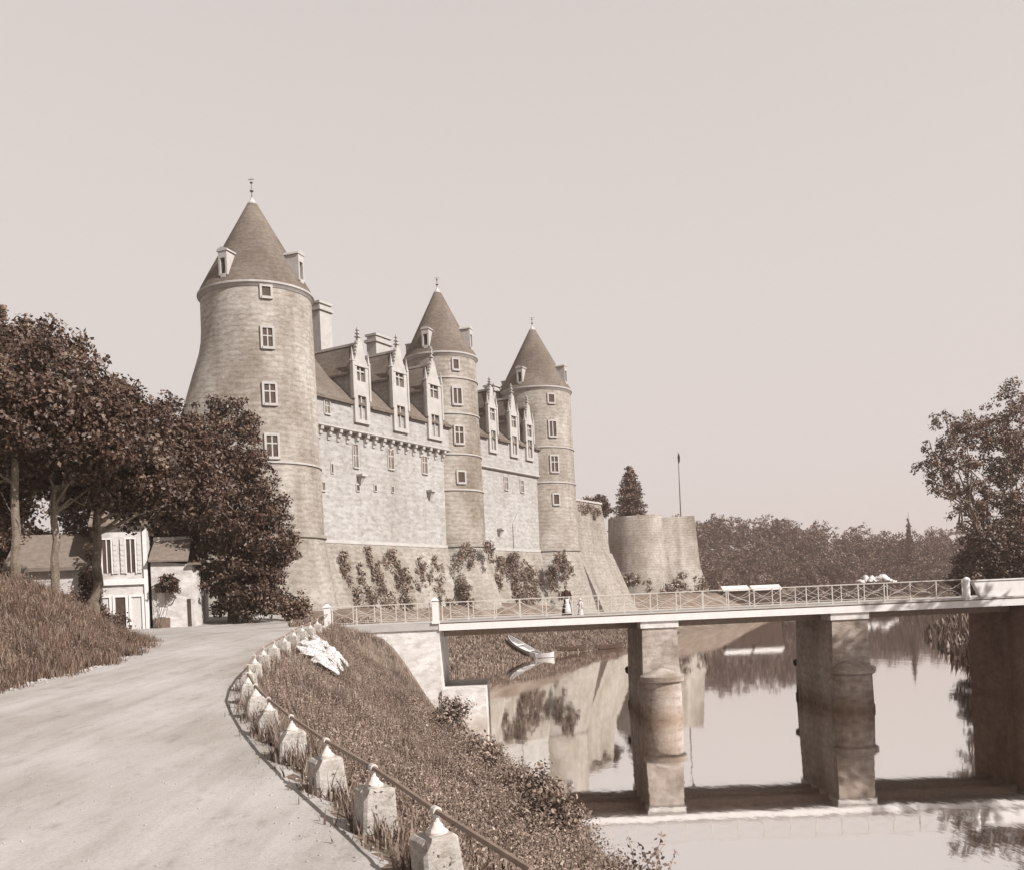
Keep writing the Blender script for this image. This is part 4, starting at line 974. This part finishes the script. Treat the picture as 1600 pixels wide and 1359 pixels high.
# ------------------------------------------------------------------ woman and child on the bridge
def lathe_xy(prof, n=20):
    """prof rows: (z, rx, ry, cx, cy)"""
    b = MB(); V = []
    for (z, rx, ry, cx, cy) in prof:
        for k in range(n):
            th = 2 * math.pi * k / n; V.append((cx + rx * math.cos(th), cy + ry * math.sin(th), z))
    Fq = [(i * n + k, i * n + (k + 1) % n, (i + 1) * n + (k + 1) % n, (i + 1) * n + k) for i in range(len(prof) - 1) for k in range(n)]
    Fq += [tuple(range(n))[::-1], tuple((len(prof) - 1) * n + k for k in range(n))]
    return b.add(V, Fq)
def person(label, loc, rz, s, dress, apron, hat):
    t = thing('person', label, 'person', loc, rz)
    # continuous body grown over a skeleton
    J = [(0, 0, .92, .12), (0, 0, 1.1, .115), (0, .01, 1.3, .125), (0, .01, 1.42, .07), (0, 0, 1.48, .05), (0, -.01, 1.56, .085), (0, -.01, 1.64, .075)]
    E = [(0, 1), (1, 2), (2, 3), (3, 4), (4, 5), (5, 6)]
    for sd in (-1, 1):
        k = len(J)
        J += [(sd * .16, 0, 1.36, .055), (sd * .235, -.02, 1.12, .042), (sd * .25, -.14, .92, .034), (sd * .245, -.19, .85, .03)]
        E += [(2, k), (k, k + 1), (k + 1, k + 2), (k + 2, k + 3)]
        for q in range(5):
            f = len(J); ox = sd * (-.03 + .014 * q); L = [.05, .075, .085, .08, .06][q]
            if q == 0: J += [(sd * .215, -.205, .83, .011), (sd * .20, -.225, .80, .009)]
            else: J += [(sd * .245 + ox, -.215, .81, .010), (sd * .245 + ox, -.215 - L * .3, .81 - L * .8, .008)]
            E += [(k + 3, f), (f, f + 1)]
        k = len(J)
        J += [(sd * .09, 0, .86, .09), (sd * .095, -.01, .48, .06), (sd * .1, 0, .09, .042), (sd * .11, -.13, .04, .035)]
        E += [(0, k), (k, k + 1), (k + 1, k + 2), (k + 2, k + 3)]
    me = bpy.data.meshes.new('body'); me.from_pydata([(x * s, y * s, z * s) for x, y, z, r in J], E, [])
    o = link('body', me, 'skin', t)
    md = o.modifiers.new('skin', 'SKIN')
    sv_ = me.skin_vertices[0].data
    for k, (x, y, z, r) in enumerate(J): sv_[k].radius = (r * s, r * s); sv_[k].use_root = (k == 0)
    o.modifiers.new('sub', 'SUBSURF').levels = 1
    o.modifiers['sub'].render_levels = 1
    S = lambda rows: [tuple(v * s for v in r) for r in rows]
    lathe_xy(S([(.07, .30, .28, 0, 0), (.3, .27, .25, 0, 0), (.6, .22, .2, 0, 0), (.85, .18, .16, 0, 0), (1.0, .135, .115, 0, 0)])).build('skirt', dress[1], t, smooth=True)
    b = lathe_xy(S([(.97, .138, .118, 0, 0), (1.1, .14, .122, 0, 0), (1.25, .17, .14, 0, 0), (1.37, .175, .12, 0, .01), (1.44, .09, .08, 0, .01), (1.47, .065, .065, 0, .0)]))
    b.build('bodice', dress[0], t, smooth=True)
    for sd in (-1, 1):
        MB().tube(S([(sd * .14, 0, 1.38), (sd * .2, -.005, 1.26), (sd * .24, -.02, 1.12), (sd * .255, -.12, .95)]), [.075 * s, .075 * s, .06 * s, .05 * s], 10).build('sleeve', dress[0], t, smooth=True)
    if apron:
        V = []
        for i in range(6):
            z = .22 + .78 * i / 5; hw = (.19 - .09 * i / 5); yo = -(.275 - .145 * i / 5) - .012
            for j in range(7):
                f = j / 6 * 2 - 1; V.append((hw * f * s, (yo + .06 * f * f) * s, z * s))
        Fq = [(i * 7 + j, i * 7 + j + 1, (i + 1) * 7 + j + 1, (i + 1) * 7 + j) for i in range(5) for j in range(6)]
        a = MB().add(V, Fq).build('apron', 'linen', t, smooth=True); m_ = a.modifiers.new('thick', 'SOLIDIFY'); m_.thickness = 0.012
    if hat == 'bonnet':
        lathe_xy(S([(1.55, .095, .09, 0, .03), (1.62, .105, .1, 0, .03), (1.69, .085, .085, 0, .025), (1.73, .03, .03, 0, .02)])).build('hair', 'wood', t, smooth=True)
    else:
        lathe_xy(S([(1.62, .22, .22, 0, 0), (1.635, .22, .22, 0, 0), (1.66, .11, .11, 0, 0), (1.76, .1, .1, 0, 0), (1.79, .04, .04, 0, 0)])).build('hat', 'cloth', t, smooth=True)
    hd = lathe_xy(S([(1.575, .012, .02, 0, -.09), (1.6, .016, .022, 0, -.085), (1.63, .006, .01, 0, -.08)])).build('nose', 'skin', t, smooth=True)
    for sx in (-1, 1): MB().lathe([(0.0, -0.006 * s), (.012 * s, -.003 * s), (.012 * s, .003 * s), (0, .006 * s)], 8, mat=Matrix.Translation((sx * .033 * s, -.085 * s, 1.625 * s)) @ Matrix.Rotation(R(90), 4, 'X')).build('eye', 'black', t)
    return t
person('woman in dark bodice and long dark skirt with white apron, walking on the bridge', (2.8, 49.4, 5.17), R(12), 0.98, ('black', 'black'), True, 'bonnet')
person('small child in white frock and pale brimmed hat beside the woman on the bridge', (3.5, 49.5, 5.17), R(-20), 0.56, ('cloth', 'cloth'), False, 'hat')

# ------------------------------------------------------------------ linen bleaching on the bank
g = np.random.default_rng(81)
spots = [(-7.45, 37.0, 'uppermost white linen sheet on the bank, nearest the bridge post'), (-6.75, 36.2, 'white linen sheet on the bank, second from the top and nearest the abutment'),
         (-7.3, 35.0, 'white linen sheet in the middle of the spread, on the bollard side'), (-6.55, 34.2, 'white linen sheet in the middle of the spread, on the river side'),
         (-6.95, 33.0, 'second lowest white linen sheet on the weedy bank'), (-6.35, 32.2, 'lowest white linen sheet on the weedy bank')]
for k, (x, y, lab) in enumerate(spots):
    nx_, ny_ = 22, 26; w_, h_ = g.uniform(0.72, 0.86), g.uniform(1.5, 1.9); a = 0.25 + g.uniform(-0.15, 0.15)
    ph = g.uniform(0, 6, 6); P = []
    for j in range(ny_):
        for i in range(nx_):
            fx, fy = i / (nx_ - 1) - 0.5, j / (ny_ - 1) - 0.5
            lx = fx * w_ * (1 + 0.16 * math.sin(fy * 9 + ph[0])) + 0.06 * math.sin(fy * 14 + ph[1]); ly = fy * h_ * (1 + 0.12 * math.sin(fx * 8 + ph[2])) + 0.07 * math.sin(fx * 12 + ph[3])
            X = x + lx * math.cos(a) - ly * math.sin(a); Yv = y + lx * math.sin(a) + ly * math.cos(a)
            zz = 0.34 + 0.07 * math.sin(fx * 17 + 3 * fy + ph[4]) * (0.5 + fy) + 0.05 * math.sin(fy * 13 + 4 * fx + ph[5]) - 0.35 * (abs(fx) ** 3 * 3 + abs(fy) ** 3 * 2)
            P.append((X - x, Yv - y, zh(X, Yv) + zz - zh(x, y)))
    Fq = [(j * nx_ + i, j * nx_ + i + 1, (j + 1) * nx_ + i + 1, (j + 1) * nx_ + i) for j in range(ny_ - 1) for i in range(nx_ - 1)]
    o = link('linen_sheet', np_mesh('linen_sheet', P, Fq, True), 'linen', None, (x, y, zh(x, y)))
    m_ = o.modifiers.new('thick', 'SOLIDIFY'); m_.thickness = 0.015
    tag(o, lab, 'linen', 'white linen spread on the bank')

# ------------------------------------------------------------------ grass and weeds
def blades(X, Y, hmin, hmax, wid, seed, lean=0.45, zoff=0.0):
    g = np.random.default_rng(seed); n = len(X)
    Z = H(X, Y) + zoff
    h = g.uniform(hmin, hmax, n) * g.uniform(0.6, 1.2, n); h *= 0.85 + 0.35 * np.sin(X * 0.9 + 1.3 * np.sin(Y * 0.5)) * np.cos(Y * 0.7 + 0.8 * np.sin(X * 0.6)) + 0.25 * np.sin(X * 2.9 + Y * 2.1) * np.sin(Y * 2.3 - X); th = g.uniform(0, 2 * math.pi, n)
    d = np.c_[np.cos(th), np.sin(th), np.zeros(n)]; s = np.c_[-np.sin(th), np.cos(th), np.zeros(n)]
    ph = g.uniform(0, 2 * math.pi, n); s = np.c_[np.cos(ph), np.sin(ph), np.zeros(n)]
    ln = g.uniform(0.1, lean, n)[:, None] * h[:, None]
    B = np.c_[X, Y, Z - 0.03]; w = wid * g.uniform(0.6, 1.5, n)[:, None]
    mid = B + d * ln * 0.35 + np.c_[np.zeros((n, 2)), h * 0.55]; tip = B + d * ln + np.c_[np.zeros((n, 2)), h]
    V = np.stack([B - s * w, B + s * w, mid + s * w * 0.8, mid - s * w * 0.8, tip], 1)
    k = np.arange(n)[:, None] * 5
    T = np.concatenate([k + np.array([[0, 1, 2]]), k + np.array([[0, 2, 3]]), k + np.array([[3, 2, 4]])], 0)
    return V.reshape(-1, 3), T
def stuff(name, label, cat, parts, mat):
    Vs, Fs, k = [], [], 0
    for V, F in parts: Vs.append(V); Fs.append(F + k); k += len(V)
    o = link(name, np_mesh(name, np.vstack(Vs), np.vstack(Fs)), mat); tag(o, label, cat, kind='stuff'); return o
g = np.random.default_rng(91)
# near bank, between bollards and water
n = 230000
Y = 4 + 44 * g.uniform(0, 1, n) ** 1.25; u = g.uniform(-0.02, 0.98, n)
X = xbol(Y) + (xleft(Y) - xbol(Y)) * u
keep = (~((X < -3.6) & (Y > 47.6))) & (g.uniform(0, 1, n) < 0.55 + 0.45 * np.sin(X * 1.7 + np.sin(Y)) * np.cos(Y * 1.3))
X, Y = X[keep], Y[keep]
p1 = blades(X, Y, 0.16, 0.46, 0.0085, 92)
n = 5200
Yc = 5 + 40 * g.uniform(0, 1, n) ** 1.2; u = g.uniform(0.02, 0.97, n); Xc = xbol(Yc) + (xleft(Yc) - xbol(Yc)) * u
kk = Xc + 0 * Yc; idx = np.repeat(np.arange(n), g.integers(4, 34, n)); sp = g.uniform(0.5, 1.7, n)[idx][:, None]
P = np.c_[Xc, Yc, H(Xc, Yc) + g.uniform(0.08, 0.5, n)][idx] + g.normal(size=(len(idx), 3)) * np.array([0.18, 0.18, 0.14]) * sp
Vq, Fq = leaves(P, np.tile([0.3, -0.3, 0.5], (len(P), 1)), 0.019, g)
Ft = np.concatenate([Fq[:, [0, 1, 2]], Fq[:, [0, 2, 3]]], 0)
n = 420
Yc = 6 + 36 * g.uniform(0, 1, n) ** 1.1; u = 1 - 0.5 * g.uniform(0, 1, n) ** 1.4; Xc = xbol(Yc) + (xleft(Yc) - xbol(Yc)) * u
rs_ = g.uniform(0.15, 0.42, n); hs_ = g.uniform(0.15, 0.6, n); idx = np.repeat(np.arange(n), (rs_ * 330).astype(int))
e_ = unit(g.normal(size=(len(idx), 3))) * g.uniform(0, 1, (len(idx), 1)) ** 0.4
P2 = np.c_[Xc, Yc, H(Xc, Yc) + hs_ * 0.6][idx] + e_ * np.c_[rs_, rs_, hs_][idx]
Vb, Fb = leaves(P2, e_, 0.034, g)
lw_ = (Vb, np.concatenate([Fb[:, [0, 1, 2]], Fb[:, [0, 2, 3]]], 0))
stuff('bank_weeds', 'tall rough weeds covering the river bank below the bollards', 'weeds', [p1, (Vq, Ft), lw_], 'grass')
# tufts round the bollards
Xs, Ys = [], []
for (x, y) in BOL:
    m_ = 420 if y < 22 else 200
    Xs.append(x + g.normal(0.05, 0.33, m_)); Ys.append(y + g.normal(-0.1, 0.45, m_))
X = np.concatenate(Xs); Y = np.concatenate(Ys)
d = np.abs(X - xbol(Y)); keep = (X > xbol(Y) - 0.30 - 0.35 * g.uniform(0, 1, len(X)) ** 3)
p = blades(X[keep], Y[keep], 0.08, 0.3, 0.010, 94)
stuff('verge_grass', 'grass tufts growing round the bollards on the road verge', 'grass', [p], 'grass2')
# left bank
n = 150000
Y = g.uniform(12, 54, n); dd = 14 * g.uniform(0, 1, n) ** 1.3 - 0.1 - 0.7 * g.uniform(0, 1, n) ** 2 * (np.sin(Y * 1.9) > 0.1)
X = xroadl(Y) - dd
p1 = blades(X, Y, 0.15, 0.5, 0.012, 95)
n = 2400
Yc = g.uniform(14, 52, n); Xc = xroadl(Yc) - 0.3 - 9 * g.uniform(0, 1, n) ** 1.2; idx = np.repeat(np.arange(n), 14)
P = np.c_[Xc, Yc, H(Xc, Yc) + g.uniform(0.1, 0.5, n)][idx] + g.normal(size=(len(idx), 3)) * np.array([0.25, 0.25, 0.16])
Vq, Fq = leaves(P, np.tile([0.4, -0.3, 0.5], (len(P), 1)), 0.028, g)
Ft = np.concatenate([Fq[:, [0, 1, 2]], Fq[:, [0, 2, 3]]], 0)
stuff('roadside_grass', 'long rough grass on the sloping bank left of the road', 'grass', [p1, (Vq, Ft)], 'grass3')
# castle bank under the bridge
n = 60000
Y = g.uniform(55, 150, n); dd = 9.5 * g.uniform(0, 1, n) ** 0.8 - 0.2; X = xleft(Y) - dd
p1 = blades(X, Y, 0.15, 0.45, 0.045, 96)
stuff('castle_bank_grass', 'rough grass on the river bank at the castle foot', 'grass', [p1], 'grass')
# right bank
n = 26000
Y = g.uniform(56, 330, n); X = xright(Y) + 14 * g.uniform(0, 1, n)
p1 = blades(X, Y, 0.5, 1.4, 0.12, 97)
stuff('right_bank_grass', 'grass and reeds along the right bank beyond the bridge', 'grass', [p1], 'grass')

# bushes on the near bank
GBK = 'bushes on the near river bank'
for k, (x, y, lob, lab) in enumerate([
    (-2.6, 35.2, [(0, 0, 0.6, 0.75, 0.7, 0.6), (0.3, 0, 1.1, 0.5, 0.5, 0.45)], 'dark leafy bush on the bank just below the pale bridge footing'),
    (-1.2, 30.5, [(0, 0, 0.45, 0.7, 0.7, 0.5)], 'middle leafy bush on the bank between footing bush and water'),
    (0.1, 26.2, [(0, 0, 0.5, 0.9, 0.8, 0.55), (0.7, 0, 0.35, 0.6, 0.6, 0.4)], 'spreading leafy bush at the waterside, left of the bridge reflection'),
    (0.5, 22.6, [(0, 0, 0.45, 0.9, 0.8, 0.5)], 'low leafy bush at the waterside near the bottom edge')]):
    bush('bank_bush', lab, (x, y, zh(x, y)), lob, 85, 30, 0.06, 0.26, 120 + k, mat='grass', group=GBK, stems=7)
# tall weed against the water
t = thing('leafy_weed', 'open leafy weed silhouetted against the bright water at the bottom edge', 'plant', (2.5, 19.6, zh(2.5, 19.6)))
b = MB(); Cs = []
g = np.random.default_rng(131)
for k in range(12):
    bx, by = g.normal(0, 0.35), g.normal(0, 0.15); tx, ty = bx + g.normal(0, 0.35), by + g.normal(0, 0.15); hh = g.uniform(0.55, 1.15)
    pts = limb_mesh(b, (bx, by, -0.2), (tx, ty, hh), 0.010, 0.004, g, 0.2, 6)
    for p in pts[2:]:
        for q in range(5): Cs.append(np.array(p) + g.normal(size=3) * 0.05)
b.build('stem', 'bark', t)
V, F = leaves(np.array(Cs), np.tile([0.2, -0.6, 0.5], (len(Cs), 1)), 0.06, g)
link('leaves', np_mesh('leaves', V, F), 'grass', t)

# loose stones and clods along the left verge
g = np.random.default_rng(141)
V, F = [], []; k0 = 0
ico = [(0, 0, 1), (1, 0, 0), (0, 1, 0), (-1, 0, 0), (0, -1, 0), (0, 0, -1)]; icf = [(0, 1, 2), (0, 2, 3), (0, 3, 4), (0, 4, 1), (5, 2, 1), (5, 3, 2), (5, 4, 3), (5, 1, 4)]
for k in range(1500):
    if k < 700:
        y = g.uniform(14, 46); x = float(xroadl(y)) + g.normal(0.15, 0.25); s_ = g.uniform(0.02, 0.09)
    else:
        y = g.uniform(6, 42) if k < 1200 else g.uniform(7, 14); x = g.uniform(float(xroadl(y)), float(xroadr(y))) if k >= 1200 else float(xroadr(y)) + g.normal(-0.1, 0.3); s_ = g.uniform(0.008, 0.028)
    z = zh(x, y) + 0.03
    for p in ico: V.append((x + p[0] * s_ * g.uniform(0.7, 1.3), y + p[1] * s_ * g.uniform(0.7, 1.3), z + p[2] * s_ * 0.6))
    for f in icf: F.append(tuple(i + k0 for i in f))
    k0 += 6
o = link('loose_stones', np_mesh('loose_stones', V, F), 'road'); tag(o, 'loose stones and clods scattered along the road edges', 'stones', kind='stuff')

# ------------------------------------------------------------------ summer haze
hz = MB().box(-405, 605, -105, 905, -3.5, 52).build('haze', None); tag(hz, 'thin pale summer haze filling the valley', 'haze', kind='stuff')
hm = bpy.data.materials.new('haze'); hm.use_nodes = True
ht = hm.node_tree; ht.nodes.clear()
pv = ht.nodes.new('ShaderNodeVolumePrincipled'); pv.inputs['Color'].default_value = (0.80, 0.62, 0.54, 1); pv.inputs['Density'].default_value = 0.00045
pv.inputs['Anisotropy'].default_value = 0.2
ho = ht.nodes.new('ShaderNodeOutputMaterial'); ht.links.new(pv.outputs[0], ho.inputs['Volume'])
hz.data.materials.append(hm)
